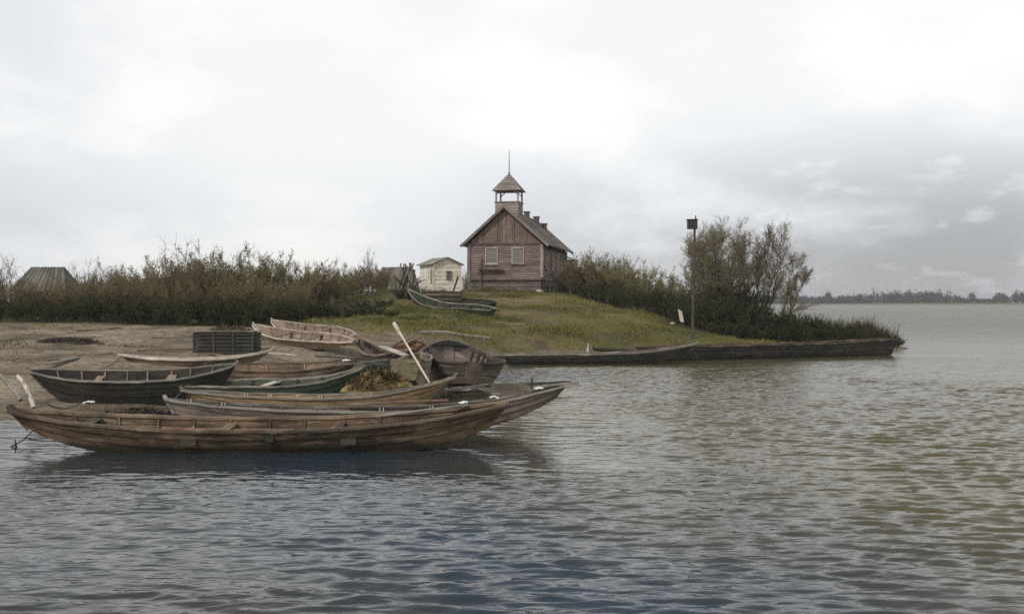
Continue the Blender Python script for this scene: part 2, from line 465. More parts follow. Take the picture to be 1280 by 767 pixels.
wxs = lines([(-900, -100, 40), (-100, -21, 4), (-21, 21, .07), (21, 40, .5), (40, 100, 4), (100, 900, 40)])
wys = lines([(-30, 6, 3), (6, 32, .05), (32, 50, .10), (50, 70, .3), (70, 120, 2), (120, 400, 20), (400, 1150, 50)])
wx, wy = np.meshgrid(wxs, wys)
near = (np.abs(wx) < 21.5) & (wy > 5) & (wy < 72)
wz = np.zeros_like(wx)
wz[near] = wave_h(wx[near], wy[near])
dseg = np.hypot(np.maximum(0, np.maximum(-13 - wx, wx - 1.2)) * .8, np.maximum(0, np.maximum(19.9 - wy, wy - 40)))
calm = .3 + .7 * sstep(0, 2.4, dseg)           # lee of the beached boats
dbar = np.hypot(np.maximum(0, np.maximum(-2 - wx, wx - 22)), wy - (51 + np.clip(wx, 0, 30) * .4))
calm = np.minimum(calm, .45 + .55 * sstep(1, 3, dbar))
fade = sstep(21, 17, np.abs(wx)) * sstep(5, 9, wy) * (1 - sstep(40, 66, wy))
wz *= calm * fade
wi = np.arange(wx.size).reshape(wx.shape)
wf = np.stack([wi[:-1, :-1], wi[:-1, 1:], wi[1:, 1:], wi[1:, :-1]], -1).reshape(-1, 4)
wme = np_mesh('water', np.stack([wx, wy, wz], -1).reshape(-1, 3), wf, smooth=True)
a = wme.attributes.new('chop', 'FLOAT', 'POINT'); a.data.foreach_set('value', calm.ravel().astype(np.float32))
m, nt, b = new_mat('silty_river_water')
tc = N(nt, 'ShaderNodeTexCoord')
def wn(scale, sx, sy, detail, rough=.55):
    mp = N(nt, 'ShaderNodeMapping'); mp.inputs['Scale'].default_value = (sx, sy, 1); nt.links.new(tc.outputs['Object'], mp.inputs[0])
    n = N(nt, 'ShaderNodeTexNoise', in_Scale=scale, in_Detail=detail, in_Roughness=rough); nt.links.new(mp.outputs[0], n.inputs['Vector'])
    return n.outputs[0]
silt = wn(0.05, 1, 1, 3)
wsp = N(nt, 'ShaderNodeSeparateXYZ'); nt.links.new(tc.outputs['Object'], wsp.inputs[0])
plume = math_n(nt, 'ADD', math_n(nt, 'MULTIPLY', silt, 1.1), math_n(nt, 'MULTIPLY', wsp.outputs[0], 0.034))
plume = math_n(nt, 'ADD', plume, math_n(nt, 'MULTIPLY', math_n(nt, 'MINIMUM', math_n(nt, 'SUBTRACT', wsp.outputs[1], 14.5), 11.0), 0.016))
body = ramp(nt, plume, [(0.28, (0.036, 0.040, 0.036)), (0.47, (0.020, 0.036, 0.056)), (0.62, (0.042, 0.046, 0.044)), (0.82, (0.088, 0.074, 0.034))])
ca = N(nt, 'ShaderNodeAttribute', attribute_name='chop')
nt.links.new(body, b.inputs['Base Color'])
b.inputs['IOR'].default_value = 1.33
mrg = N(nt, 'ShaderNodeMapRange'); nt.links.new(wsp.outputs[1], mrg.inputs['Value'])
for i_, q_ in zip((1, 2, 3, 4), (25, 110, .10, .30)): mrg.inputs[i_].default_value = q_
nt.links.new(mrg.outputs[0], b.inputs['Roughness'])
h = math_n(nt, 'ADD', math_n(nt, 'MULTIPLY', wn(1.3, .8, 1.5, 2, .5), 0.09), math_n(nt, 'MULTIPLY', wn(3.4, .7, 1.5, 2, .45), 0.048))
mfar = N(nt, 'ShaderNodeMapRange'); nt.links.new(wsp.outputs[1], mfar.inputs['Value'])
for i_, q_ in zip((1, 2, 3, 4), (35, 140, 0.0, .9)): mfar.inputs[i_].default_value = q_
h = math_n(nt, 'ADD', h, math_n(nt, 'MULTIPLY', wn(0.42, .6, 1.7, 4, .6), mfar.outputs[0]))
gust = ramp(nt, wn(0.11, .45, 1.9, 4, .6), [(0.36, (0.45, 0.45, 0.45)), (0.58, (1, 1, 1))])
bp = N(nt, 'ShaderNodeBump', in_Strength=1.0, in_Distance=1.0)
nt.links.new(math_n(nt, 'MULTIPLY', math_n(nt, 'MULTIPLY', h, gust), ca.outputs['Fac']), bp.inputs['Height'])
nt.links.new(bp.outputs[0], b.inputs['Normal'])
tag(link('water', wme, m), kind='structure')


# ------------------------------------------------------------------ boats
SEC = [(0.0, 0.0), (0.62, 0.035), (0.80, 0.40), (0.92, 0.71), (1.0, 1.0)]


def boat(name, label, cat, L, Rr, zL, zm, zR, zk, rise=(.45, .45), B=1.3, w=(0.05, 0.05), rake=.10, hull='brown_hull', rail='grey_wood', inner=None,
         ribs=9, thwarts=(-.45, .0, .45), pins=(), roll=0.0, group=None, p=2.4, q=.85, railw=.06, railh=.05, deck=(0, 0), deckmat=None, stems=True, ns=44, strake_n=3, extra=None, ribw=.055):
    """L, Rr: (x, y) of the two ends in the world; heights in world metres"""
    a = Vector((L[0], L[1], 0)); c = Vector((Rr[0], Rr[1], 0))
    mid = (a + c) / 2; d = c - a; LEN = d.length
    root = empty(name, (mid.x, mid.y, zk), math.atan2(d.y, d.x), roll)
    tag(root, label, cat, group)
    inner = inner or hull

    def sheer(t): return zm - zk + ((zR - zm) * t ** 2.3 if t > 0 else (zL - zm) * (-t) ** 2.3)
    def keel(t): return rise[1] * t ** 3 if t > 0 else rise[0] * (-t) ** 3
    def hb(t):
        we = w[1] if t > 0 else w[0]
        pp = p if not isinstance(p, tuple) else p[t > 0]; qq = q if not isinstance(q, tuple) else q[t > 0]
        return we / 2 + (B - we) / 2 * max(0.0, 1 - abs(t) ** pp) ** qq

    def pt(t, fy, fz, off=0.0):
        y = hb(t) * fy; zb = keel(t); zt = sheer(t)
        z = zb + (zt - zb) * fz
        x = t * LEN / 2 * (1 - rake * abs(t) ** 2 * (1 - fz))
        if off:
            y = y + off * (1 if fy > 0 else 0); z = z - off * (.9 if fz < .1 else 0.25)
        return Vector((x, y, z))

    def sec(s):   # s in 0..4 along the SEC polyline
        i = min(int(s), 3); f = s - i
        return (SEC[i][0] + f * (SEC[i + 1][0] - SEC[i][0]), SEC[i][1] + f * (SEC[i + 1][1] - SEC[i][1]))

    us = [-1 + 2 * i / ns for i in range(ns + 1)]
    ts = [.45 * u + .55 * math.sin(u * math.pi / 2) for u in us]
    wob = random.uniform(0, 100)
    mb = MB()
    strakes = [(0, 1)] + [(1 + 3 * k / strake_n, 1 + 3 * (k + 1) / strake_n) for k in range(strake_n)]
    TH = .028
    for sgn in (1, -1):
        prev_top = None
        for k, (s0, s1) in enumerate(strakes):
            kk = 10.0 * random.randint(0, 400)
            rows = []
            for s, off in ((s0, .016 if k > 0 else .008), (s1, 0.004)):
                fy, fz = sec(s); row = []
                for t in ts:
                    o = off + .004 * math.sin(wob + t * 9 + k * 2)
                    v = pt(t, fy, fz, o if fy > 0 else 0.0); v.y *= sgn; row.append(v)
                rows.append(row)
            girth = abs(s1 - s0) * .2
            if prev_top is not None:
                for i in range(ns):
                    qd = [prev_top[i], prev_top[i + 1], rows[0][i + 1], rows[0][i]]
                    mb.quad(qd if sgn < 0 else qd[::-1], [(ts[i] * LEN / 2, kk)] * 4)
            for i in range(ns):
                u0, u1 = ts[i] * LEN / 2, ts[i + 1] * LEN / 2
                qd = [rows[0][i], rows[0][i + 1], rows[1][i + 1], rows[1][i]]
                uv = [(u0, kk), (u1, kk), (u1, kk + girth), (u0, kk + girth)]
                mb.quad(qd if sgn < 0 else qd[::-1], uv if sgn < 0 else uv[::-1])
            prev_top = rows[1]
        outer_top = prev_top
        # inner lining
        kk = 10.0 * random.randint(0, 400)
        inn = []
        for j, s in enumerate((0, 1, 2, 3, 4)):
            fy, fz = sec(s); row = []
            for t in ts:
                v = pt(t * .985, fy, fz)
                v.y = max(0.0, v.y - (TH if fy > 0 else 0)); v.z += TH if fz < .1 else 0
                v.y *= sgn; row.append(v)
            inn.append(row)
        for j in range(4):
            for i in range(ns):
                u0, u1 = ts[i] * LEN / 2, ts[i + 1] * LEN / 2
                qd = [inn[j][i], inn[j + 1][i], inn[j + 1][i + 1], inn[j][i + 1]]
                uv = [(u0, kk + 10 * j), (u0, kk + 10 * j + .25), (u1, kk + 10 * j + .25), (u1, kk + 10 * j)]
                mb.quad(qd if sgn < 0 else qd[::-1], uv if sgn < 0 else uv[::-1])
        for i in range(ns):
            qd = [outer_top[i], outer_top[i + 1], inn[4][i + 1], inn[4][i]]
            mb.quad(qd if sgn < 0 else qd[::-1], [(0, kk)] * 4)
    # end boards
    for t, e in ((-1, 0), (1, 1)):
        fan = []
        for s in (4, 3, 2, 1, 0):
            fy, fz = sec(s); v = pt(t, fy, fz, .006); v.y = -v.y; fan.append(v)
        for s in (1, 2, 3, 4):
            fy, fz = sec(s); fan.append(pt(t, fy, fz, .006))
        kk = 10.0 * random.randint(0, 400)
        uv = [(v.y, kk + v.z) for v in fan]
        mb.quad(fan if t > 0 else fan[::-1], uv if t > 0 else uv[::-1])
        fan2 = [Vector((v.x * (1 - .06 / LEN * 2), v.y * .97, v.z)) for v in fan]
        mb.quad(fan2[::-1] if t > 0 else fan2, uv[::-1] if t > 0 else uv)
    mb.build('hull', M[hull], root)
    # gunwales
    for sgn in (1, -1):
        g = MB(); kk = 10.0 * random.randint(0, 400)
        prev = None
        for i, t in enumerate(ts):
            v = pt(t, 1, 1)
            wv = .006 * math.sin(wob * 2 + t * 13) + .004 * math.sin(wob + t * 37)
            yo = v.y + .022; yi = max(v.y - railw + .02, -.0)
            z0 = v.z - railh + .012 + wv; z1 = v.z + .018 + wv
            sq = [Vector((v.x, sgn * yo, z0)), Vector((v.x, sgn * yo, z1)), Vector((v.x, sgn * yi, z1)), Vector((v.x, sgn * yi, z0))]
            if prev:
                for j in range(4):
                    qd = [prev[j], prev[(j + 1) % 4], sq[(j + 1) % 4], sq[j]]
                    u0, u1 = ts[i - 1] * LEN / 2, t * LEN / 2
                    uv = [(u0, kk + .05 * j), (u0, kk + .05 * j + .05), (u1, kk + .05 * j + .05), (u1, kk + .05 * j)]
                    mbq = (qd, uv) if sgn > 0 else (qd[::-1], uv[::-1])
                    g.quad(*mbq)
            else:
                g.quad(sq[::-1] if sgn < 0 else sq, [(0, kk)] * 4)
            prev = sq
        g.quad(prev if sgn < 0 else prev[::-1], [(0, kk)] * 4)
        g.build('gunwale', M[rail], root)
    # ribs
    for k in range(ribs):
        t = -.86 + 1.72 * (k + .5) / ribs + random.uniform(-.015, .015)
        r_ = MB()
        for sgn in (1, -1):
            pts = []
            for s in (0, 1, 2, 3, 3.9):
                fy, fz = sec(s); v = pt(t, fy, fz); v.y = max(0, v.y - TH - .022); v.z += (TH + .02) if fz < .1 else 0; v.y *= sgn
                pts.append(v)
            for i in range(4):
                r_.beam(pts[i], pts[i + 1], ribw, .04, up=(0, -sgn, .2))
        r_.build('rib', M[inner], root)
    for t in thwarts:
        v = pt(t, .96, .80); r_ = MB()
        r_.box((v.x, 0, v.z), (.2 + random.uniform(-.03, .05), 2 * v.y - .05, .035))
        r_.build('thwart', M[inner], root)
    # end decks
    for e, (dl, sg) in enumerate(zip(deck, (-1, 1))):
        if dl <= 0: continue
        r_ = MB(); n = 7
        for i in range(n):
            t0 = sg * (1 - dl * i / n); t1 = sg * (1 - dl * (i + 1) / n)
            v0 = pt(t0, 1, 1); v1 = pt(t1, 1, 1)
            for s2, y0 in ((1, 0), (-1, 0)):
                kk = 10 * random.randint(0, 4)
                up = Vector((0, 0, .012)); cr = Vector((0, 0, .03))
                A = [Vector((v0.x, 0, v0.z)) + up + cr * (v0.y > .1), Vector((v0.x, s2 * (v0.y - .03), v0.z)) + up,
                     Vector((v1.x, s2 * (v1.y - .03), v1.z)) + up, Vector((v1.x, 0, v1.z)) + up + cr]
                uvs = [(v0.x, kk), (v0.x, kk + .3), (v1.x, kk + .3), (v1.x, kk)]
                r_.quad(A, uvs)
        r_.build('deck', M[deckmat or rail], root)
    # stem posts
    if stems:
        for e, sg in ((0, -1), (1, 1)):
            if w[e] > .3: continue
            r_ = MB()
            lo = pt(sg, 0, 0); hi = pt(sg, 0, 1); m1 = pt(sg * .9, 0, 0)
            r_.beam(m1 + Vector((0, 0, -.02)), lo + Vector((sg * .01, 0, 0)), .07, .07)
            r_.beam(lo + Vector((sg * .012, 0, -.03)), hi + Vector((sg * .02, 0, .09)), max(.06, w[e] * .7), .075, up=(1, 0, 0))
            r_.build('stem_post', M[rail], root)
    for t, sgn in pins:
        r_ = MB()
        for dt in (-.009, .009):
            v = pt(t + dt, 1, 1); v.y *= sgn
            r_.tube([v + Vector((0, 0, -.02)), v + Vector((random.uniform(-.012, .012), 0, .105))], [.017, .013], 6)
        r_.build('thole_pin', M['pale_wood'], root)
    if extra: extra(root, pt, LEN)
    return root


def E(px, Y): return (X(px, Y), Y)


# front boat, lying half afloat along the bank
def front_extra(root, pt, LEN):
    r_ = MB()
    for s_, w_, ln in ((.30, .26, (-.42, .12)), (-.02, .22, (-.55, .5)), (-.33, .25, (-.6, .35))):
        n = 12
        for i in range(n):
            t0 = ln[0] + (ln[1] - ln[0]) * i / n; t1 = ln[0] + (ln[1] - ln[0]) * (i + 1) / n
            a = pt(t0, 0, .72); c = pt(t1, 0, .72)
            r_.beam((a.x, s_, a.z), (c.x, s_, c.z), w_, .03)
    r_.build('floor_board', M['red_wood'], root)
    for t0, t1, fz, mt in ((-.28, -.22, .62, 'dark_hull'), (.34, .40, .6, 'dark_hull'), (.05, .08, .78, 'dark_hull')):
        r_ = MB(); a = pt(t0, .94, fz, .02); c = pt(t1, .94, fz, .02)
        r_.beam((a.x, -a.y - .02, a.z), (c.x, -c.y - .02, c.z), .035, .15); r_.build('patch', M[mt], root)

boat('front_boat', 'long brown river boat nearest the camera, its whole plank side above dark water', 'boat', E(14, 22.2), E(636, 22.5),
     .80, .50, .93, -.14, rise=(.60, .58), B=1.75, w=(.30, .44), rake=.08, hull='front_hull', rail='brown_hull', inner='brown_hull', ribs=11,
     thwarts=(-.7, -.15, .3, .66), strake_n=3, p=2.6, q=.9, railw=.10, railh=.06, extra=front_extra, ns=60, roll=R(3))

# second boat, just behind it, its square end standing out over the water
def second_extra(root, pt, LEN):
    v = pt(1, 1, 1); lo = pt(1, 0, 0)
    r_ = MB()
    r_.beam((v.x - .55, -.20, v.z - .02), (v.x + .28, -.16, v.z + .06), .12, .05)
    r_.build('end_plank', M['grey_wood'], root)
    r_ = MB(); r_.beam((v.x - .9, .12, v.z + .0), (v.x + .12, .16, v.z + .05), .16, .045)
    r_.build('end_plank', M['dark_hull'], root)
    r_ = MB(); r_.tube([(v.x - .8, -.2, v.z - .1), (v.x - .78, -.2, v.z + .16)], .02, 6); r_.build('peg', M['dark_hull'], root)
    r_ = MB()
    for s_, ln in ((.18, (.25, .86)), (-.16, (.2, .8))):
        n = 8
        for i in range(n):
            t0 = ln[0] + (ln[1] - ln[0]) * i / n; t1 = ln[0] + (ln[1] - ln[0]) * (i + 1) / n
            a = pt(t0, 0, .8); c = pt(t1, 0, .8)
            r_.beam((a.x, s_ * (1 - .4 * t0), a.z), (c.x, s_ * (1 - .4 * t1), c.z), .24, .03)
    r_.build('floor_board', M['brown_hull'], root)

boat('second_boat', 'weathered brown boat behind the nearest one, its splintered end jutting furthest over the water', 'boat', E(206, 25.1), E(708, 25.0),
     .76, .53, 1.10, -.04, rise=(.5, .86), B=1.3, w=(.12, .5), rake=.05, hull='purple_wood', rail='grey_wood', inner='red_wood', ribs=10,
     thwarts=(-.3, .1, .62), pins=((-.86, -1), (-.68, -1), (.1, -1), (.34, -1)), railw=.09, extra=second_extra, ns=56)

# third boat with the ochre bow
boat('ochre_boat', 'slim boat with a raised ochre bow pointing right, propped against the dark ribbed boat', 'boat', E(226, 28.4), E(570, 28.0),
     .70, .55, 1.08, -.02, rise=(.4, .62), B=1.15, w=(.06, .10), rake=.14, hull='orange_wood', rail='grey_wood', inner='orange_wood', ribs=9,
     thwarts=(-.4, .05), pins=((-.48, -1), (-.30, -1), (-.10, -1), (.06, -1)), deck=(0, .22), deckmat='orange_wood', railw=.07, ns=52, roll=R(1))

boat('green_boat', 'dark green boat with a grey rim, its blunt end raised toward the yellow straw', 'boat', E(222, 30.6), E(457, 30.4),
     .66, .74, 1.20, .02, rise=(.3, .74), B=1.25, w=(.06, .34), rake=.10, hull='green_hull', rail='grey_wood', inner='dark_hull', ribs=7,
     thwarts=(-.3, .3), railw=.06, roll=R(6))

boat('tarred_boat', 'black tarred boat with pale inner planks, its pointed bow at the left over the beach', 'boat', E(36, 30.2), E(296, 31.2),
     1.12, .92, 1.24, .16, rise=(.48, .25), B=1.4, w=(.06, .12), rake=.16, p=3.2, hull='dark_hull', rail='grey_wood', inner='pink_wood', ribs=8,
     thwarts=(-.35, .35), railw=.05, roll=R(9))

boat('pale_rimmed_boat', 'narrow beached boat with a whitish rim lying in front of the dark slatted crate', 'boat', E(147, 38.2), E(342, 38.6),
     1.17, 1.0, 1.32, .64, rise=(.28, .4), B=1.05, w=(.05, .14), rake=.16, hull='brown_hull', rail='pale_wood', inner='pink_wood', ribs=7,
     thwarts=(0.1,), railw=.08, railh=.09, group=None)

boat('mud_brown_boat', 'mud brown open boat lying between the whitish rimmed boat and the dark green one', 'boat', E(258, 34.2), E(450, 34.0),
     1.0, .96, 1.26, .20, rise=(.3, .62), B=1.25, w=(.06, .10), rake=.16, hull='brown_hull', rail='brown_hull', inner='pink_wood', ribs=7, thwarts=(.3,), railw=.06, roll=R(8))

boat('pink_boat', 'bare pinkish boat right of the slatted crate, the lower of two side by side', 'boat', E(322, 50.5), E(445, 42.0),
     1.95, 1.55, 1.45, 1.12, rise=(.42, .25), B=1.25, w=(.1, .12), rake=.12, hull='pink_wood', rail='pale_wood', inner='pink_wood', ribs=9, thwarts=(-.4, .2), roll=R(14), railw=.06)
boat('pink_boat', 'bare pinkish boat right of the slatted crate, the upper of two side by side', 'boat', E(346, 54.0), E(447, 45.5),
     2.1, 1.72, 1.55, 1.28, rise=(.42, .25), B=1.25, w=(.1, .12), rake=.12, hull='pink_wood', rail='pale_wood', inner='pink_wood', ribs=9, thwarts=(-.4, .2), roll=R(18), railw=.06)
boat('rosy_boat', 'small rosy boat with a sharp upturned bow among the planks left of the oar', 'boat', E(452, 43.0), E(516, 37.8),
     1.62, 1.12, 1.28, .62, rise=(.5, .4), B=1.2, w=(.05, .3), rake=.2, hull='purple_wood', rail='pink_wood', inner='pink_wood', ribs=7, thwarts=(-.1,), roll=R(8), railw=.1)

boat('square_ended_boat', 'khaki boat turned square end toward us, beside the leaning oar', 'boat', E(506, 31.2), E(527, 36.2),
     1.36, 1.2, 1.3, .42, rise=(.3, .4), B=1.0, w=(.88, .1), rake=.05, hull='khaki_wood', rail='grey_wood', inner='dark_hull', ribs=7, thwarts=(-.3, .2), railw=.07, p=3.2)

# the big ribbed boat lying with its round end toward the water
boat('ribbed_boat', 'broad dark open boat with a row of bare ribs inside and a rounded near end', 'boat', E(558, 39.2), E(591, 35.3),
     1.56, 1.10, 1.03, .14, rise=(.5, .16), B=2.6, w=(.4, .6), rake=.16, hull='purple_wood', rail='purple_wood', inner='dark_hull', ribs=13,
     thwarts=(), railw=.12, railh=.10, p=(3.0, 4.6), q=(.66, .5), roll=R(-3), ns=56, ribw=.12, deck=(.16, 0), deckmat='dark_void')

# boat on the turf below the cream shed
boat('turf_boat', 'dark boat with a pale bow lying on the turf below the cream shed', 'boat', E(515, 71.0), E(618, 64.5),
     3.80, 2.72, 2.50, 1.98, rise=(1.1, .1), B=1.55, w=(.08, .5), rake=.1, hull='green_hull', rail='grey_wood', inner='dark_hull', ribs=8, thwarts=(-.2, .3), roll=R(10), railw=.09)

boat('turf_boat', 'flat blackish boat lying just behind the pale bowed one on the turf', 'boat', E(558, 73.5), E(617, 67.5),
     3.35, 3.05, 2.85, 2.45, rise=(.4, .15), B=1.2, w=(.3, .6), rake=.1, hull='dark_hull', rail='dark_hull', inner='dark_hull', ribs=6, thwarts=(0,), roll=R(6), railw=.09)

# the two barges along the point
boat('shore_barge', 'long black barge along the grassy bank, its raised bow ending near the box topped pole', 'boat', E(600, 51.9), E(872, 53.0),
     .45, .50, .98, -.12, rise=(.1, .75), B=1.7, w=(.5, .12), rake=.08, hull='dark_hull', rail='grey_wood', inner='dark_hull', ribs=9, thwarts=(-.3, .3), railw=.14, railh=.07, p=3.0, ns=52)
boat('point_barge', 'long dark barge moored along the reedy point with a square end', 'boat', E(795, 54.6), E(1113, 61.2),
     .72, .74, .92, -.12, rise=(.3, .12), B=1.9, w=(.3, 1.1), rake=.03, hull='dark_hull', rail='brown_hull', inner='brown_hull', ribs=10, thwarts=(-.5, 0, .5), railw=.14, railh=.07, p=3.4, ns=52)


# ------------------------------------------------------------------ church
CHZ = 3.50
church = empty('church', (-.53, 85.5, CHZ), R(-10.9))
tag(church, 'brown plank church with an open belfry and spire pole on the rise', 'church')
HW, DEP, ZB, ZW, ZR = 2.87, 13.2, 1.18, 3.95, 6.80


def lap_wall(mb, a, c, z0, z1, n, out, lap=.025, zf=None):
    """lapped horizontal boards between ground points a and c, outward direction out"""
    a = Vector((*a, 0)); c = Vector((*c, 0)); o = Vector((*out, 0)); L = (c - a).length
    for i in range(n):
        za = z0 + (z1 - z0) * i / n; zb = z0 + (z1 - z0) * (i + 1) / n
        k = 10.0 * random.randint(0, 400)
        cuts = [0.0] + sorted(random.uniform(.2, .8) for _ in range(1)) + [1.0]
        for s0, s1 in zip(cuts, cuts[1:]):
            k = 10.0 * random.randint(0, 400)
            A = a + (c - a) * s0; C = a + (c - a) * s1
            up = Vector((0, 0, 1))
            q1 = [A + o * lap + up * za, C + o * lap + up * za, C + up * zb, A + up * zb]
            mb.quad(q1, [(L * s0, k), (L * s1, k), (L * s1, k + zb - za), (L * s0, k + zb - za)])
        q2 = [a + up * za, c + up * za, c + o * lap + up * za, a + o * lap + up * za]
        mb.quad(q2, [(0, k), (L, k), (L, k), (0, k)])


mb = MB()
lap_wall(mb, (-HW, 0), (HW, 0), ZB, ZW, 15, (0, -1))
lap_wall(mb, (HW, 0), (HW, DEP), ZB, ZW, 15, (1, 0))
lap_wall(mb, (HW, DEP), (-HW, DEP), ZB, ZW, 15, (0, 1))
lap_wall(mb, (-HW, DEP), (-HW, 0), ZB, ZW, 15, (-1, 0))
mb.build('wall', M['church_wall'], church)
mb = MB()
lap_wall(mb, (-HW + .06, .06), (HW - .06, .06), -.6, ZB, 6, (0, -1))
lap_wall(mb, (HW - .06, .06), (HW - .06, DEP - .06), -.6, ZB, 6, (1, 0))
lap_wall(mb, (HW - .06, DEP - .06), (-HW + .06, DEP - .06), -.6, ZB, 6, (0, 1))
lap_wall(mb, (-HW + .06, DEP - .06), (-HW + .06, .06), -.6, ZB, 6, (-1, 0))
mb.build('basement', M['church_base'], church)
# gables of vertical boards
for yy, sg in ((-.03, 1), (DEP + .03, -1)):
    mb = MB(); n = 30
    for i in range(n):
        x0 = -HW + 2 * HW * i / n; x1 = -HW + 2 * HW * (i + 1) / n - .012
        f = lambda x: ZW + .0 + (ZR - .12 - ZW) * (1 - abs(x) / (HW + .02))
        k = 10.0 * random.randint(0, 400)
        off = -sg * .012 * (i % 2)
        P = [(x0, yy + off, ZW + .02), (x1, yy + off, ZW + .02), (x1, yy + off, f(x1)), (x0, yy + off, f(x0))]
        uv = [(0, k), (0, k + .19), (f(x1) - ZW, k + .19), (f(x0) - ZW, k)]
        if x0 < 0 < x1:
            P = P[:3] + [(0, yy + off, f(0))] + P[3:]; uv = uv[:3] + [(f(0) - ZW, k + .1)] + uv[3:]
        mb.quad(P if sg > 0 else P[::-1], uv if sg > 0 else uv[::-1])
    mb.quad([(-HW, yy + .02 * sg, ZW), (HW, yy + .02 * sg, ZW), (0, yy + .02 * sg, ZR - .1)], [(0, 0), (1, 0), (0, 1)])
    mb.build('gable', M['church_gable'], church)
for nm, c, s, mt in (('belt_board', (0, -.05, ZW), (2 * HW + .1, .07, .13), 'church_base'), ('belt_board', (0, -.04, ZB), (2 * HW + .1, .10, .14), 'church_base'),
                     ('belt_board', (HW + .04, DEP / 2, ZB), (.10, DEP, .14), 'church_base')):
    mb = MB(); mb.box(c, s); mb.build(nm, M[mt], church)
for x_, y_, mt in ((-HW, -.02, 'church_wall'), (HW, -.02, 'corner'), (HW, DEP, 'corner'), (-HW, DEP, 'church_wall')):
    mb = MB(); mb.box((x_ + (.02 if x_ > 0 else -.02), y_, (ZB + ZW) / 2 + .03), (.24, .2, ZW - ZB - .2)); mb.build('corner_board', M[mt], church)
# gable posts
for x_ in (-.62, .72):
    mb = MB(); mb.box((x_, -.07, ZW + .95), (.07, .04, 1.75)); mb.build('gable_batten', M['church_base'], church)
# roof: lapped shingle rows
EX, EZ, FO = 3.42, 3.80, .45
mb = MB()
for sg in (1, -1):
    n = 13
    for i in range(n):
        f0 = i / n; f1 = (i + 1) / n
        a0 = Vector((sg * EX * (1 - f0), 0, EZ + (ZR - EZ) * f0)); a1 = Vector((sg * EX * (1 - f1), 0, EZ + (ZR - EZ) * f1))
        nrm = Vector((sg * (ZR - EZ), 0, EX)).normalized()
        lo = a0 + nrm * .075; hi = a1 + nrm * .035
        segs = 6
        for j in range(segs):
            y0 = -FO + (DEP + 2 * FO) * j / segs; y1 = -FO + (DEP + 2 * FO) * (j + 1) / segs
            k = 10.0 * random.randint(0, 400)
            P = [Vector((lo.x, y0, lo.z)), Vector((lo.x, y1, lo.z)), Vector((hi.x, y1, hi.z)), Vector((hi.x, y0, hi.z))]
            uv = [(y0, k), (y1, k), (y1, k + .3), (y0, k + .3)]
            mb.quad(P if sg > 0 else P[::-1], uv if sg > 0 else uv[::-1])
        b0 = a0 + nrm * .03
        P = [Vector((b0.x, -FO, b0.z)), Vector((b0.x, DEP + FO, b0.z)), Vector((lo.x, DEP + FO, lo.z)), Vector((lo.x, -FO, lo.z))]
        mb.quad(P if sg > 0 else P[::-1], [(0, k)] * 4)
    a0 = Vector((sg * EX, 0, EZ)); a1 = Vector((0, 0, ZR))
    P = [Vector((a0.x, -FO, a0.z - .03)), Vector((a1.x, -FO, a1.z - .03)), Vector((a1.x, DEP + FO, a1.z - .03)), Vector((a0.x, DEP + FO, a0.z - .03))]
    mb.quad(P if sg > 0 else P[::-1], [(0, 0), (4, 0), (4, 1), (0, 1)])
roof = mb.build('roof', M['roof_wood'], church)
for yy in (-FO - .02, DEP + FO + .02):
    for sg in (1, -1):
        mb = MB(); mb.beam((sg * (EX + .06), yy, EZ - .06), (sg * .03, yy, ZR + .0), .05, .2, up=(0, 0, 1)); mb.build('barge_board', M['roof_wood'], church)
for x_, y_, zt, w_ in ((.18, 8.6, 7.12, .42), (.62, 10.9, 6.86, .44), (1.18, 11.7, 6.30, .42)):
    mb = MB(); mb.box((x_, y_, zt - .75), (w_, w_, 1.5)); mb.box((x_, y_, zt - .02), (w_ + .1, w_ + .1, .1)); mb.build('chimney', M['chimney'], roof)
# belfry
BY, BW = 1.62, .93
mb = MB()
for a_, c_, o_ in (((-BW, BY - BW), (BW, BY - BW), (0, -1)), ((BW, BY - BW), (BW, BY + BW), (1, 0)), ((BW, BY + BW), (-BW, BY + BW), (0, 1)), ((-BW, BY + BW), (-BW, BY - BW), (-1, 0))):
    lap_wall(mb, a_, c_, 5.9, 7.22, 6, o_)
mb.quad([(-BW, BY - BW, 6.9), (BW, BY - BW, 6.9), (BW, BY + BW, 6.9), (-BW, BY + BW, 6.9)], [(0, 0), (1, 0), (1, 1), (0, 1)])
belf = mb.build('belfry', M['belfry_wood'], church)
for sx in (-1, 1):
    for sy in (-1, 1):
        mb = MB(); mb.box((sx * (BW - .06), BY + sy * (BW - .06), 7.7), (.12, .12, 1.0)); mb.build('post', M['belfry_wood'], belf)
        mb = MB(); mb.beam((sx * (BW - .08), BY + sy * (BW - .04), 7.85), (sx * (BW - .42), BY + sy * (BW - .04), 8.14), .06, .07); mb.build('brace', M['belfry_wood'], belf)
for c, s in (((0, BY - BW, 7.27), (2 * BW + .12, .12, .09)), ((0, BY + BW, 7.27), (2 * BW + .12, .12, .09)), ((BW, BY, 7.27), (.12, 2 * BW - .13, .09)), ((-BW, BY, 7.27), (.12, 2 * BW - .13, .09))):
    mb = MB(); mb.box(c, s); mb.build('rail', M['belfry_wood'], belf)
mb = MB(); mb.box((0, BY, 8.2), (2 * BW + .1, 2 * BW + .1, .12)); mb.build('head_beam', M['belfry_wood'], belf)
mb = MB(); RW = 1.14; za, zt = 8.18, 9.60
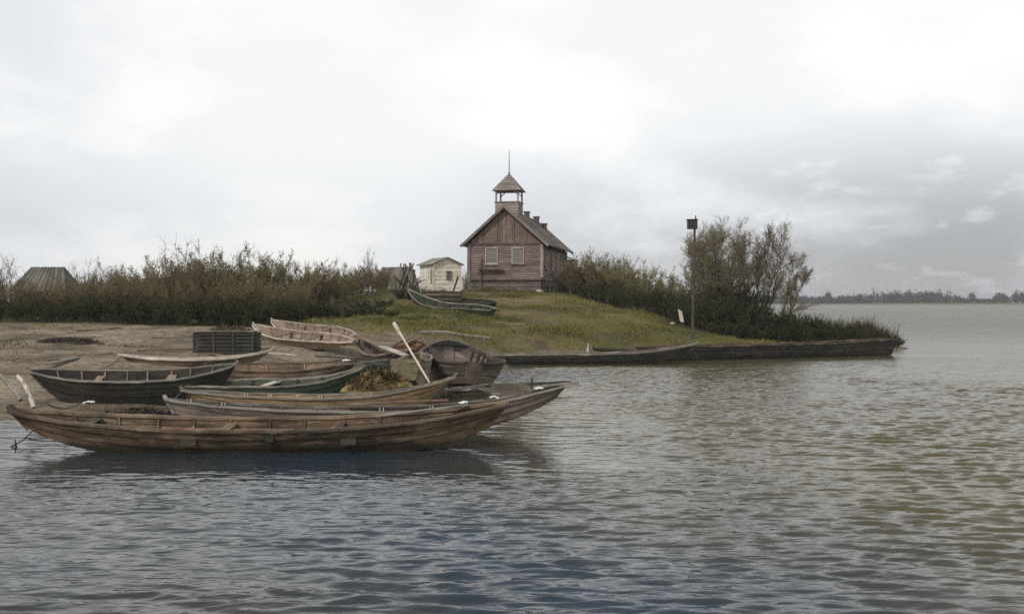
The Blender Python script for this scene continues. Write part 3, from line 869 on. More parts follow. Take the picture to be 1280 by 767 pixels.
for q4 in range(4):
    rot = Matrix.Rotation(q4 * math.pi / 2, 3, 'Z'); n = 7
    for i in range(n):
        f0, f1 = i / n, (i + 1) / n
        flare = lambda f: RW * (1 - f) ** 1.0 + .02
        r0, r1 = flare(f0), flare(f1); z0 = za + (zt - za) * f0; z1 = za + (zt - za) * f1
        k = 10.0 * random.randint(0, 400)
        P = [Vector((-r0 - .02, -r0 - .02, z0)), Vector((r0 + .02, -r0 - .02, z0)), Vector((r1, -r1, z1)), Vector((-r1, -r1, z1))]
        P = [rot @ p_ + Vector((0, BY, 0)) for p_ in P]
        mb.quad(P, [(0, k), (2 * r0, k), (r0 + r1, k + .25), (r0 - r1, k + .25)])
mb.quad([(-RW, BY - RW, za), (-RW, BY + RW, za), (RW, BY + RW, za), (RW, BY - RW, za)], [(0, 0), (1, 0), (1, 1), (0, 1)])
mb.build('spire_roof', M['roof_wood'], belf)
mb = MB(); mb.tube([(0, BY, 9.5), (0, BY, 11.45)], [.045, .022], 8); mb.box((0, BY, 9.62), (.16, .16, .14)); mb.build('spire_pole', M['grey_wood'], belf)



def window(parent, c, w, h, out='y', sgn=-1, muntins=(2, 3), frame='white_paint', gl='glass', fw=.075, sill=True):
    """frame, pane and sill on a wall; out axis 'y' (front) or 'x' (side)"""
    root = None
    def B_(mb, dx, dz, sx, sz, d, th):
        if out == 'y': mb.box((c[0] + dx, c[1] + sgn * d, c[2] + dz), (sx, th, sz))
        else: mb.box((c[0] + sgn * d, c[1] + dx, c[2] + dz), (th, sx, sz))
    mb = MB()
    B_(mb, -w / 2, 0, fw, h + fw, .045, .08); B_(mb, w / 2, 0, fw, h + fw, .045, .08)
    B_(mb, 0, h / 2, w - fw, fw, .045, .078); B_(mb, 0, -h / 2, w - fw, fw, .045, .078)
    for i in range(1, muntins[0]): B_(mb, -w / 2 + w * i / muntins[0], 0, .03, h - fw, .035, .03)
    for i in range(1, muntins[1]): B_(mb, 0, -h / 2 + h * i / muntins[1], w - fw, .03, .035, .026)
    fr = mb.build('window', M[frame], parent)
    mb = MB(); B_(mb, 0, 0, w - .02, h - .02, .012, .016); mb.build('pane', M[gl], fr)
    if sill:
        mb = MB(); B_(mb, 0, -h / 2 - fw, w + .2, .05, .07, .13); mb.build('sill', M[frame], fr)
    return fr


for x_ in (-1.08, 1.02):
    window(church, (x_, -.015, 3.02), .92, 1.22, 'y', -1, (2, 3), frame='pale_wood')
for y_ in (2.2, 5.2, 8.2, 10.6):
    window(church, (HW + .015, y_, 2.75), .8, 1.35, 'x', 1, (2, 3), frame='pale_wood')
# basement openings on the side, stones at the corner
mb = MB(); mb.box((HW - .02, 1.1, .35), (.06, .8, 1.15)); d_ = mb.build('door', M['dark_void'], church)
for y_ in (.62, 1.58):
    mb = MB(); mb.box((HW + .03, y_, .4), (.12, .14, 1.3)); mb.build('door_post', M['corner'], church)
for y_, h_ in ((3.2, .5), (5.6, .6), (7.6, .5)):
    mb = MB(); mb.box((HW - .02, y_, .5), (.06, .9, h_)); mb.build('vent_opening', M['dark_void'], church)
# board shelf under the left front window
mb = MB(); mb.beam((-2.1, -.28, 1.98), (-.1, -.26, 1.94), .30, .07); mb.build('shelf', M['church_base'], church)
for x_ in (-1.95, -.35):
    mb = MB(); mb.beam((x_, -.05, 1.55), (x_, -.33, 1.9), .07, .07, up=(1, 0, 0)); mb.build('shelf_bracket', M['church_base'], church)
mb = MB(); mb.beam((-1.95, -.30, -.05), (-1.88, -.12, 2.9), .1, .08, up=(0, 1, 0)); mb.build('wall_prop', M['church_base'], church)
# side annex
mb = MB()
lap_wall(mb, (HW, 10.9), (HW + 1.05, 10.9), -.5, 3.1, 16, (0, -1)); lap_wall(mb, (HW + 1.05, 10.9), (HW + 1.05, 13.1), -.5, 3.1, 16, (1, 0))
mb.build('annex_wall', M['corner'], church)
mb = MB(); mb.hexa([(HW - .02, 10.75, 3.45), (HW + 1.2, 10.75, 3.0), (HW - .02, 13.2, 3.45), (HW + 1.2, 13.2, 3.0), (HW - .02, 10.75, 3.53), (HW + 1.2, 10.75, 3.08), (HW - .02, 13.2, 3.53), (HW + 1.2, 13.2, 3.08)])
mb.build('annex_roof', M['roof_wood'], church)


# ------------------------------------------------------------------ sheds and huts
def gable_house(name, label, cat, loc, rz, w, d, hw, hr, wall, roofm, over=.16, roof_t=.05, boards=9):
    root = empty(name, loc, rz); tag(root, label, cat)
    mb = MB()
    for a_, c_, o_ in (((-w / 2, 0), (w / 2, 0), (0, -1)), ((w / 2, 0), (w / 2, d), (1, 0)), ((w / 2, d), (-w / 2, d), (0, 1)), ((-w / 2, d), (-w / 2, 0), (-1, 0))):
        lap_wall(mb, a_, c_, -.5, hw, boards, o_, lap=.012)
    for yy, sg in ((-.006, 1), (d + .006, -1)):
        P = [(-w / 2, yy, hw), (w / 2, yy, hw), (0, yy, hr - .02)]
        mb.quad(P if sg > 0 else P[::-1], [(0, 0), (w, 0), (w / 2, .4)])
    mb.build('wall', M[wall], root)
    mb = MB(); sl = (hr - hw) / (w / 2); ex = w / 2 + over; ez = hr - sl * ex
    n = 6
    for sg in (1, -1):
        for i in range(n):
            y0 = -over + (d + 2 * over) * i / n; y1 = -over + (d + 2 * over) * (i + 1) / n - .01
            t = roof_t + .012 * (i % 2)
            P = [(sg * ex, y0, ez), (0, y0, hr), (sg * ex, y1, ez), (0, y1, hr), (sg * ex, y0, ez + t), (0, y0, hr + t), (sg * ex, y1, ez + t), (0, y1, hr + t)]
            if sg > 0: P = [P[1], P[0], P[3], P[2], P[5], P[4], P[7], P[6]]
            mb.hexa(P)
    mb.build('roof', M[roofm], root)
    return root


shx, shy = X(559, 75.8), 75.6
shed = gable_house('cream_shed', 'small cream painted shed with a low grey gable roof left of the church', 'shed', (shx, shy, 3.55), R(26), 2.05, 2.5, 2.0, 2.42, 'cream_wall', 'shed_roof', over=.2)
window(shed, (.12, -.02, 1.22), .34, .55, 'y', -1, (2, 2), frame='khaki_wood', fw=.05, sill=False)
mb = MB(); mb.box((-1.035, 1.2, .85), (.05, .7, 1.6)); d_ = mb.build('door', M['white_paint'], shed)
mb = MB(); mb.box((-1.07, 1.5, .85), (.03, .05, .12)); mb.build('handle', M['iron'], d_)
mb = MB(); mb.box((-1.035, .3, 1.15), (.04, .3, 1.0)); mb.build('shutter', M['grey_wood'], shed)
for x_ in (-1.03, 1.03):
    mb = MB(); mb.box((x_, -.02, .75), (.1, .08, 2.4)); mb.build('corner_board', M['cream_wall'], shed)

gable_house('grey_hut', 'dark weathered hut with a steep roof behind the leaning poles', 'hut', (X(505, 92), 92, 2.95), R(62), 1.7, 2.1, 1.3, 2.85, 'pole_wood', 'hut_roof')

hut = empty('mossy_hut', (X(60, 66), 66, 1.78)); tag(hut, 'mossy board roofed hut rising out of the left thicket', 'hut')
mb = MB()
for a_, c_, o_ in (((-1.45, -1.2), (1.45, -1.2), (0, -1)), ((1.45, -1.2), (1.45, 1.2), (1, 0)), ((1.45, 1.2), (-1.45, 1.2), (0, 1)), ((-1.45, 1.2), (-1.45, -1.2), (-1, 0))):
    lap_wall(mb, a_, c_, -.4, 1.95, 9, o_)
mb.build('wall', M['pole_wood'], hut)
mb = MB()
for i in range(11):
    f0, f1 = i / 11, (i + 1) / 11 - .012
    for sg in (1, -1):
        e0 = -1.72 + 3.44 * f0; e1 = -1.72 + 3.44 * f1; r0 = -1.0 + 2.0 * f0; r1 = -1.0 + 2.0 * f1
        t = .04 + .012 * (i % 3 == 1)
        P = [(e0, -sg * 1.45, 1.75), (e1, -sg * 1.45, 1.75), (r0, 0, 3.22), (r1, 0, 3.22)]
        up = [(p_[0], p_[1] - sg * t * .7, p_[2] + t) for p_ in P]
        mb.hexa(P + up)
for sg in (1, -1):
    mb.quad([(sg * 1.72, -1.45, 1.75), (sg * 1.72, 1.45, 1.75), (sg * 1.0, 0, 3.24)], [(0, 0), (3, 0), (1.5, 1.5)])
mb.build('roof', M['hut_roof'], hut)

# ------------------------------------------------------------------ leaning poles, timber, small things ashore
bx, by = X(513, 72.5), 72.5; bz = gz(bx, by)
for i in range(21):
    an = 2 * math.pi * i / 21 + random.uniform(-.2, .2)
    r0 = random.uniform(.5, 1.05); L_ = random.uniform(1.7, 2.5)
    mb = MB()
    tip = Vector((-r0 * math.cos(an) * random.uniform(.5, 1.0) + random.uniform(-.35, .3), -r0 * .8 * math.sin(an), L_ * .93))
    mb.tube([(0, 0, -.06), tip * .5 + Vector((random.uniform(-.05, .05), 0, 0)), tip], [.085, .075, .05], 7)
    po = mb.build('pole', M[('pole_wood', 'grey_wood', 'dark_hull')[i % 3]], None, loc=(bx + r0 * math.cos(an), by + r0 * .8 * math.sin(an), bz - .05))
    tag(po, 'weathered pole leaning in the cone of poles left of the cream shed', 'pole', 'poles leaning together by the shed')

tb = empty('timber_stack', (X(553, 72), 72, gz(X(553, 72), 72)), R(4)); tag(tb, 'low stack of dark timber boards in front of the cream shed', 'timber stack')
for i in range(4):
    mb = MB()
    for j in range(3):
        mb.box((random.uniform(-.05, .05), -.3 + .3 * j, .1 + .15 * i), (2.35 + random.uniform(-.1, .1), .27, .12))
    mb.build('board_layer', M['dark_hull' if i % 2 else 'pole_wood'], tb)
mb = MB(); mb.box((1.25, 0, .3), (.1, .9, .75)); mb.build('end_post', M['green_hull'], tb)

mb = MB(); mb.beam((0, 0, 0), (.35, .25, 1.15), .16, .05); o = mb.build('leaning_board', M['dark_hull'], None, loc=(X(566, 74.8), 74.6, 3.5)); tag(o, 'dark board leaning against the front of the cream shed', 'board')
mb = MB(); mb.tube([(-.55, 0, .1), (0, .03, .14), (.5, 0, .26)], [.09, .1, .08], 9); o = mb.build('shed_log', M['pole_wood'], None, loc=(X(547, 74.3), 74.2, gz(X(547, 74.3), 74.2))); tag(o, 'short log lying at the foot of the cream shed wall', 'log')
mb = MB()
mb.box((0, 0, .45), (.55, .5, .05)); mb.box((0, .24, .75), (.55, .05, .55))
st = empty('white_chair', (X(529, 74.5), 74.3, gz(X(529, 74.5), 74.3)), R(20)); tag(st, 'old whitewashed chair standing before the cream shed door', 'chair')
mb = MB(); mb.box((0, 0, .45), (.5, .46, .05)); mb.build('seat', M['white_paint'], st)
mb = MB(); mb.box((0, .22, .85), (.5, .04, .3)); mb.build('backrest', M['white_paint'], st)
for sx in (-1, 1):
    for sy in (-1, 1):
        mb = MB(); mb.box((sx * .22, sy * .2, .19 if sy < 0 else .46), (.05, .05, .46 if sy < 0 else 1.0)); mb.build('leg', M['white_paint'], st)

# log half sunk in the turf
lx0, lx1 = X(524, 55.5), X(612, 56.5)
mb = MB(); pts = []
for i in range(9):
    f = i / 8; xx = lx0 + (lx1 - lx0) * f; yy = 55.5 + f * 1.0 + .12 * math.sin(f * 5); pts.append((xx - lx0, yy - 55.5, gz(xx, yy) + .06))
mb.tube(pts, [.10 + .02 * math.sin(i) for i in range(9)], 9); o = mb.build('sunken_log', M['grey_wood'], None, loc=(lx0, 55.5, 0)); tag(o, 'long weathered log half sunk in the turf behind the ribbed boat', 'log')
lx0, lx1 = X(742, 57), X(806, 57.4)
mb = MB(); pts = [(f * (lx1 - lx0), .4 * f, gz(lx0 + f * (lx1 - lx0), 57 + .4 * f) + .12) for f in np.linspace(0, 1, 6)]
mb.tube(pts, [.1, .12, .11, .12, .1, .09], 9); o = mb.build('bank_log', M['dark_hull'], None, loc=(lx0, 57, 0)); tag(o, 'dark log lying on the bank edge above the black barge', 'log')

# oar
a = Vector((X(537, 28.2), 28.2, Z(478, 28.2))); c = Vector((X(492, 29.6), 29.6, Z(403, 29.6)))
oar = empty('oar', a); tag(oar, 'pale wooden oar slanting up from the ochre bow', 'oar')
d = c - a
mb = MB(); mb.tube([(0, 0, 0), d * .5, d * .82], [.022, .026, .028], 8); mb.build('shaft', M['pale_wood'], oar)
mb = MB(); mb.beam(d * .8, d * 1.0, .10, .03, up=(0, 1, .2)); mb.build('blade', M['pale_wood'], oar)


# lumpy heaps
def heap(name, label, cat, loc, sx, sy, sz, mat, seed, n=26, strands=0, smat=None):
    u = np.linspace(0, 2 * math.pi, n, endpoint=False); rr = np.linspace(0, 1, 12)
    V = []; 
    for r_ in rr:
        for an in u:
            x_ = sx * r_ * math.cos(an) * (1 + .25 * math.sin(3 * an + seed)); y_ = sy * r_ * math.sin(an)
            h_ = sz * (1 - r_ ** 2.2) * (1 + .7 * float(vnoise(np.array([x_ * 3 + seed]), np.array([y_ * 3]), seed)[0]) + .4 * float(vnoise(np.array([x_ * 9]), np.array([y_ * 9]), seed)[0]))
            V.append((x_, y_, h_ - .05))
    Fq = [(i * n + j, i * n + (j + 1) % n, (i + 1) * n + (j + 1) % n, (i + 1) * n + j) for i in range(11) for j in range(n)]
    root = empty(name, loc); tag(root, label, cat)
    me = np_mesh('mound', np.array(V), np.array(Fq)[:, ::-1].copy()); link('mound', me, M[mat], root)
    if strands:
        rg = np.random.default_rng(seed)
        rad = np.sqrt(rg.uniform(0, 1, strands)); an = rg.uniform(0, 6.28, strands)
        C = np.stack([sx * rad * np.cos(an), sy * rad * np.sin(an), sz * (1 - rad ** 2.2) + rg.uniform(-.02, .05, strands)], -1)
        D = rg.normal(0, 1, (strands, 3)) * [1, 1, .35]; D /= np.linalg.norm(D, axis=1)[:, None]; D *= rg.uniform(.06, .2, strands)[:, None]
        S = np.cross(D, [0, 0.3, 1.0]); S /= np.linalg.norm(S, axis=1)[:, None]; S *= .008
        V = np.stack([C - D - S, C - D + S, C + D + S, C + D - S], 1).reshape(-1, 3)
        me = np_mesh('strands', V, np.arange(strands * 4).reshape(-1, 4)); tag(link('strands', me, M[smat or mat], root))
    return root


heap('straw_heap', 'heap of yellow straw piled between the green boat and the khaki square end', 'straw', (X(474, 29.6), 29.6, .62), .95, .5, .46, 'straw', 3, strands=1800)
heap('rusty_heap', 'low rust brown heap of old netting behind the leaning oar', 'heap', (X(513, 45), 45, gz(X(513, 45), 45)), 1.0, .8, .5, 'rust', 5, strands=900)


# slatted crate
cx, cy = X(285, 43.6), 43.6; cz = gz(cx, cy) - .06
cr = empty('slatted_crate', (cx, cy, cz), R(-2)); tag(cr, 'large dark slatted crate standing on the sand behind the whitish rimmed boat', 'crate')
mb = MB(); W2, D2, H2 = 1.17, .6, .88
for i in range(6):
    z_ = .08 + i * .145
    mb.box((0, -D2, z_), (2 * W2 + random.uniform(-.03, .03), .03, .115)); mb.box((0, D2, z_), (2 * W2, .03, .115))
    mb.box((-W2, 0, z_), (.03, 2 * D2 - .05, .115)); mb.box((W2, 0, z_), (.03, 2 * D2 - .05, .115))
mb.build('slats', M['dark_hull'], cr)
for x_ in (-W2 - .02, -.4, .4, W2 + .02):
    mb = MB(); mb.box((x_ * .97, -D2 - .035, H2 / 2), (.09, .04, H2)); mb.build('batten', M['dark_hull'], cr)
mb = MB()
for i in range(5): mb.box((random.uniform(-.04, .04), -.5 + .25 * i, H2 + .03), (2 * W2 + .08, .235, .035))
mb.build('lid', M['grey_wood'], cr)
heap('brush_bundle', 'grey bundle of brushwood lying on top of the slatted crate', 'bundle', (cx + .1, cy, cz + H2 + .05), .8, .4, .14, 'grey_wood' if False else 'pale_twig', 9, strands=500)


# loose planks around the boats
def plank(name, label, p0, p1, w, t, mat):
    p0 = Vector(p0); p1 = Vector(p1)
    mb = MB(); mb.beam((0, 0, 0), p1 - p0, w, t); o = mb.build(name, M[mat], None, loc=p0); tag(o, label, 'plank'); return o

def P3(px, py, Y): return (X(px, Y), Y, Z(py, Y))
plank('plank', 'whitish plank slanting across the small rosy boat', P3(478, 433, 39.5), P3(507, 444, 36.5), .26, .05, 'pale_wood')
plank('plank', 'rosy plank resting on the small boat behind the whitish plank', P3(450, 421, 42.5), P3(484, 437, 40.5), .22, .05, 'pink_wood')
plank('plank', 'dark plank lying below the pinkish boats', P3(396, 445, 41.0), P3(474, 449, 38.0), .2, .05, 'dark_hull')
plank('plank', 'dark green plank resting over the end of the mud brown boat', P3(440, 450, 36.0), P3(488, 457, 33.5), .2, .05, 'green_hull')
plank('plank', 'pale short plank between the whitish rimmed boat and the pinkish boats', P3(338, 441, 41.5), P3(372, 444, 40.5), .22, .06, 'pale_wood')
plank('plank', 'brown plank lying on the sand beyond the pinkish boats', P3(205, 414, 52), P3(232, 434, 46), .22, .05, 'pole_wood')

plank('plank', 'grey plank laid lengthwise inside the front boat near its right end', P3(470, 520, 22.6), P3(585, 506, 22.7), .2, .04, 'grey_wood')
plank('plank', 'reddish plank laid lengthwise inside the second boat', P3(430, 505, 25.4), P3(560, 500, 25.3), .24, .04, 'red_wood')
plank('plank', 'tan plank lying across the dark green boat', P3(330, 482, 30.4), P3(352, 475, 31.2), .22, .04, 'pale_wood')
plank('plank', 'dark plank wedged under the rosy boat and pointing at the oar', P3(462, 447, 38.5), P3(520, 438, 38.2), .22, .05, 'dark_hull')
plank('plank', 'bleached plank lying on the wet ground right of the oar, below the ribbed boat', P3(548, 489, 34.0), P3(612, 480, 35.0), .2, .06, 'grey_wood')
plank('plank', 'weathered plank lying on the sand left of the tarred boat', P3(60, 455, 36), P3(96, 447, 39), .2, .05, 'grey_wood')
heap('net_heap', 'dark heap of fishing net between the rosy boat and the mud brown boat', 'net', (X(463, 37.0), 37.0, gz(X(463, 37.0), 37.0) + .3), .9, .6, .35, 'dark_void', 11, strands=900, smat='rope')
heap('wrack_heap', 'low dark heap of weed on the sand behind the tarred boat', 'weed', (X(85, 46), 46, gz(X(85, 46), 46)), 1.3, .5, .18, 'bark', 13, strands=700)

heap('net_heap', 'long heap of rotting net in the gap between tarred boat and front boat', 'net', (X(175, 27.3), 27.3, gz(X(175, 27.3), 27.3)), 1.5, .45, .42, 'bark', 17, strands=1500, smat='twig')
heap('net_heap', 'dark heap of net and boards left of the yellow straw, under the mud brown boat', 'net', (X(420, 32.4), 32.4, .3), 1.2, .5, .5, 'bark', 19, strands=900, smat='bark')
plank('plank', 'long grey board lying from the mud brown boat toward the khaki square end', P3(405, 458, 33.2), P3(486, 449, 32.6), .18, .05, 'grey_wood')
plank('plank', 'tan board leaning on the rusty heap of netting', P3(498, 432, 43.6), P3(526, 421, 44.4), .18, .05, 'pink_wood')
plank('plank', 'brown board lying on the ground left of the slatted crate', P3(172, 438, 43), P3(240, 436, 44), .2, .05, 'brown_hull')

def rope(px0, py0, Y0, px1, py1, Y1, sag, label, mat='twig', r_=.015, wig=.0):
    mb = MB(); P0 = Vector(P3(px0, py0, Y0)); P1 = Vector(P3(px1, py1, Y1))
    mb.tube([(P1 - P0) * f + Vector((wig * math.sin(f * 11), wig * math.cos(f * 7) - wig, -4 * sag * f * (1 - f))) for f in np.linspace(0, 1, 22)], r_, 6)
    o = mb.build('mooring_rope', M[mat], None, loc=P0); tag(o, label, 'rope')


rope(60, 505, 22.0, 100, 503, 28.0, .12, 'brown rope running from the left end of the front boat onto the sand')
rope(152, 445, 38.0, 120, 462, 33.0, .1, 'brown rope trailing from the whitish rimmed boat across the sand')
rope(700, 485, 24.9, 600, 470, 36.2, .25, 'brown rope from the splintered boat end to the broad ribbed boat')
rg0 = np.random.default_rng(44)
for i_ in range(14):
    x_ = X(rg0.uniform(5, 440), 1) ; y_ = rg0.uniform(33, 54); x_ *= y_
    mb = MB(); L_ = rg0.uniform(.4, 1.3); an = rg0.uniform(-.9, .9); k_ = rg0.uniform(-.1, .1)
    mb.tube([(0, 0, 0), (L_ * .5 * math.cos(an), L_ * .5 * math.sin(an) + k_, .03), (L_ * math.cos(an), L_ * math.sin(an), .01)], [.03, .035, .015], 6)
    o = mb.build('driftwood_stick', M[('grey_wood', 'pole_wood', 'dark_hull')[i_ % 3]], None, loc=(x_, y_, gz(x_, y_) + .03))
    tag(o, 'stick of driftwood lying loose on the sand of the landing', 'driftwood', 'driftwood sticks on the sand')
for i_ in range(9):
    mb = MB(); an = rg0.choice([-1, 1]) * rg0.uniform(.5, 1.15); L_ = rg0.uniform(1.3, 2.0)
    mb.tube([(-L_ / 2 * math.cos(an), 0, .1 - L_ / 2 * math.sin(an) * .8 + .6), (0, rg0.uniform(-.2, .2), .65), (L_ / 2 * math.cos(an), 0, .6 + L_ / 2 * math.sin(an) * .8)], [.05, .05, .035], 7)
    x_ = X(513, 72.5) + rg0.uniform(-.5, .4); o = mb.build('pole', M[('pole_wood', 'dark_hull', 'grey_wood')[i_ % 3]], None, loc=(x_, 72.3 + rg0.uniform(-.5, .4), gz(x_, 72.3) + rg0.uniform(-.05, .35)))
    tag(o, 'crooked pole thrown across the cone of leaning poles', 'pole', 'poles thrown across the leaning ones')

# curved planks at the left
for pts_, lab in ((((-2, 468, 24.6), (12, 481, 24.4), (25, 499, 24.2)), 'dull curved plank at the very edge of the photograph above the front boat'),
                  (((22, 470, 24.3), (33, 486, 24.1), (42, 508, 23.9)), 'bright curved plank standing over the left end of the front boat')):
    mb = MB(); P = [Vector(P3(*p_)) for p_ in pts_]
    for i in range(8):
        f0, f1 = i / 8, (i + 1) / 8
        q_ = lambda f: P[0] * (1 - f) ** 2 + 2 * f * (1 - f) * (P[1] * 2 - (P[0] + P[2]) / 2) * 1.0 + P[2] * f * f
        mb.beam(q_(f0) - P[2], q_(f1 + .02) - P[2], .09, .10 - .04 * abs(f0 - .5), up=(1, .2, .4))
    o = mb.build('curved_plank', M['grey_wood' if 'dull' in lab else 'pale_wood'], None, loc=P[2]); tag(o, lab, 'plank')

# snag in the shallows
sx_, sy_ = X(20, 22.6), 22.6
mb = MB()
Q = lambda px, py: Vector((X(px, 22.6) - sx_, 0, Z(py, 22.6)))
mb.tube([Q(-8, 566), Q(12, 559), Q(30, 549), Q(41, 538)], [.018, .016, .013, .01], 6)
mb.tube([Q(19, 549), Q(20, 559), Q(20.5, 570)], [.012, .028, .02], 6)
mb.tube([Q(31, 546), Q(40, 549), Q(46, 549)], [.016, .02, .012], 6)
mb.tube([Q(8, 560), Q(28, 561), Q(44, 562)], [.01, .01, .006], 6)
o = mb.build('driftwood_snag', M['iron'], None, loc=(sx_, sy_, 0)); tag(o, 'dark snag of crossed sticks in the shallows below the front boat', 'driftwood')

# rope from the slim boat
mb = MB(); P0 = Vector(P3(227, 489, 28.3)); P1 = Vector(P3(195, 514, 26.0)); pts = [(P1 - P0) * f + Vector((0, 0, -.25 * f * (1 - f))) for f in np.linspace(0, 1, 10)]
mb.tube(pts, .012, 6); o = mb.build('mooring_rope', M['rope'], None, loc=P0); tag(o, 'thin green rope hanging from the left tip of the slim boat', 'rope')


# small pale scraps: rags on boats
def rag(px, py, Y, s, label, seed):
    rg = np.random.default_rng(seed); n = 9
    g = np.linspace(-1, 1, n); a_, b_ = np.meshgrid(g, g)
    h_ = .35 * (1 - (a_ ** 2 + b_ ** 2) / 2) + .5 * vnoise(a_ * 1.7 + seed, b_ * 1.7, seed)
    V = np.stack([a_ * s * (1 - .25 * b_ ** 2), b_ * s * .6 * (1 - .2 * a_ ** 2), h_ * s], -1).reshape(-1, 3)
    ii_ = np.arange(n * n).reshape(n, n)
    Fq = np.stack([ii_[:-1, :-1], ii_[:-1, 1:], ii_[1:, 1:], ii_[1:, :-1]], -1).reshape(-1, 4)
    me = np_mesh('rag', V, Fq)
    o = link('rag', me, M['rag'], None, loc=P3(px, py, Y)); md = o.modifiers.new('thick', 'SOLIDIFY'); md.thickness = .012
    tag(o, label, 'rag')


rag(111, 503.5, 26.0, .14, 'flat white rag lying in the gap between the tarred boat and the front boat', 1)
rag(579, 503, 25.3, .11, 'crumpled white rag on the second boat, the leftmost of three', 2)
rag(618, 497, 25.3, .12, 'crumpled white rag on the second boat, the middle of three', 3)
rag(674, 485, 25.1, .12, 'crumpled white rag on the second boat nearest its splintered end', 4)
rag(433, 451, 34.0, .14, 'small white rag on the raised end of the mud brown boat', 5)


# stones
def stone(px, Y, s, label, seed):
    rg = np.random.default_rng(seed)
    import bmesh
    bm = bmesh.new(); bmesh.ops.create_icosphere(bm, subdivisions=2, radius=s)
    for v in bm.verts:
        v.co = Vector((v.co.x * 1.3, v.co.y, v.co.z * .7)) * (1 + rg.uniform(-.12, .12))
    me = bpy.data.meshes.new('stone'); bm.to_mesh(me); bm.free()
    x_ = X(px, Y); o = link('stone', me, M['stone'], None, loc=(x_, Y, gz(x_, Y) + s * .3)); tag(o, label, 'stone')


stone(357, 56.2, .11, 'pale stone on the sand above the two pinkish boats', 1)
stone(392, 60, .12, 'pale stone on the turf right of the dark thicket', 2)
stone(841, 66.5, .13, 'pale stone on the turf left of the box topped pole', 3)
stone(674, 84.9, .26, 'pale stone at the right front corner of the church', 4)

# white post on the bank, white signboard by the pole
mb = MB(); mb.tube([(0, 0, -.2), (.02, 0, .35), (.06, 0, .75)], [.05, .055, .02], 8); x_ = X(734, 55.6)
o = mb.build('white_stake', M['white_paint'], None, loc=(x_, 55.6, gz(x_, 55.6))); tag(o, 'short white stake standing at the water edge behind the black barge', 'stake')
mb = MB(); mb.tube([(0, 0, -.2), (-.02, 0, .5), (-.02, 0, .72)], [.03, .03, .015], 7); x_ = X(739.5, 55.8)
o = mb.build('grey_stake', M['grey_wood'], None, loc=(x_, 55.8, gz(x_, 55.8))); tag(o, 'thin grey stake beside the short white stake', 'stake')
x_ = X(852, 64.5)
mb = MB(); mb.tube([(.06, 0, -.1), (.03, 0, .45)], .03, 7)
wb = empty('broken_signpost', (x_, 64.5, gz(x_, 64.5))); tag(wb, 'ragged whitish board on a short post left of the box topped pole', 'signpost')
mb.build('post', M['bark'], wb)
mb = MB(); mb.hexa([(-.1, -.03, .4), (.14, -.03, .36), (-.1, .02, .4), (.14, .02, .36), (-.24, -.03, 1.15), (.02, -.03, 1.0), (-.24, .02, 1.15), (.02, .02, 1.0)]); mb.build('board', M['pale_wood'], wb)

# box topped pole
px_, Yp = 868.5, 60.5; x_ = X(px_, Yp); z0 = gz(x_, Yp)
lp = empty('box_pole', (x_, Yp, z0)); tag(lp, 'tall thin pole carrying a plain dark box beside the willows', 'pole')
top = Z(281, Yp) - z0
mb = MB(); mb.tube([(-.12, 0, -.3), (-.09, 0, top * .4), (0, 0, top + .0)], [.085, .075, .06], 9); mb.build('pole', M['bark'], lp)
mb = MB(); mb.box((-.14, 0, top + .02), (.52, .42, .50)); mb.box((-.14, 0, top + .285), (.6, .5, .04)); bxo = mb.build('box', M['iron'], lp)
mb = MB(); mb.tube([(.05, 0, top + .2), (.05, 0, top + .52)], [.06, .025], 7); mb.build('finial', M['iron'], bxo)



# ------------------------------------------------------------------ plants
def tubes_np(P, Rd, sides=3):
    """P (n,k,3), Rd (n,k)"""
    n, k, _ = P.shape
    T = P[:, -1] - P[:, 0]; T = T / (np.linalg.norm(T, axis=1)[:, None] + 1e-9)
    ref = np.where(np.abs(T[:, 2:3]) > .85, np.array([[1., 0, 0]]), np.array([[0, 0, 1.]]))
    S = np.cross(T, ref); S /= np.linalg.norm(S, axis=1)[:, None] + 1e-9
    U = np.cross(S, T)
    an = np.arange(sides) * 2 * math.pi / sides
    V = P[:, :, None, :] + Rd[:, :, None, None] * (np.cos(an)[None, None, :, None] * S[:, None, None, :] + np.sin(an)[None, None, :, None] * U[:, None, None, :])
    base = (np.arange(n * k * sides)).reshape(n, k, sides)
    nxt = np.roll(base, -1, axis=2)
    Fq = np.stack([base[:, :-1], nxt[:, :-1], nxt[:, 1:], base[:, 1:]], -1).reshape(-1, 4)
    return V.reshape(-1, 3), Fq


def cat_np(parts):
    Vs = []; Fs = []; o = 0
    for V, F_ in parts:
        Vs.append(V); Fs.append(F_ + o); o += len(V)
    return np.concatenate(Vs), np.concatenate(Fs)


def leaves_np(C, size, rg, up=.5, aspect=.42):
    n = len(C)
    D = rg.normal(0, 1, (n, 3)); D[:, 2] += up * 2; D /= np.linalg.norm(D, axis=1)[:, None]
    Q = rg.normal(0, 1, (n, 3)); S = np.cross(D, Q); S /= np.linalg.norm(S, axis=1)[:, None]
    D *= size[:, None] * .5; S *= size[:, None] * .5 * aspect
    V = np.stack([C - D, C + S * 1.0 - D * .1, C + D, C - S - D * .1], 1).reshape(-1, 3)
    return V, np.arange(4 * n).reshape(-1, 4)


def bez(p0, p1, p2, k):
    f = np.linspace(0, 1, k)[None, :, None]
    return p0[:, None] * (1 - f) ** 2 + 2 * f * (1 - f) * p1[:, None] + p2[:, None] * f * f


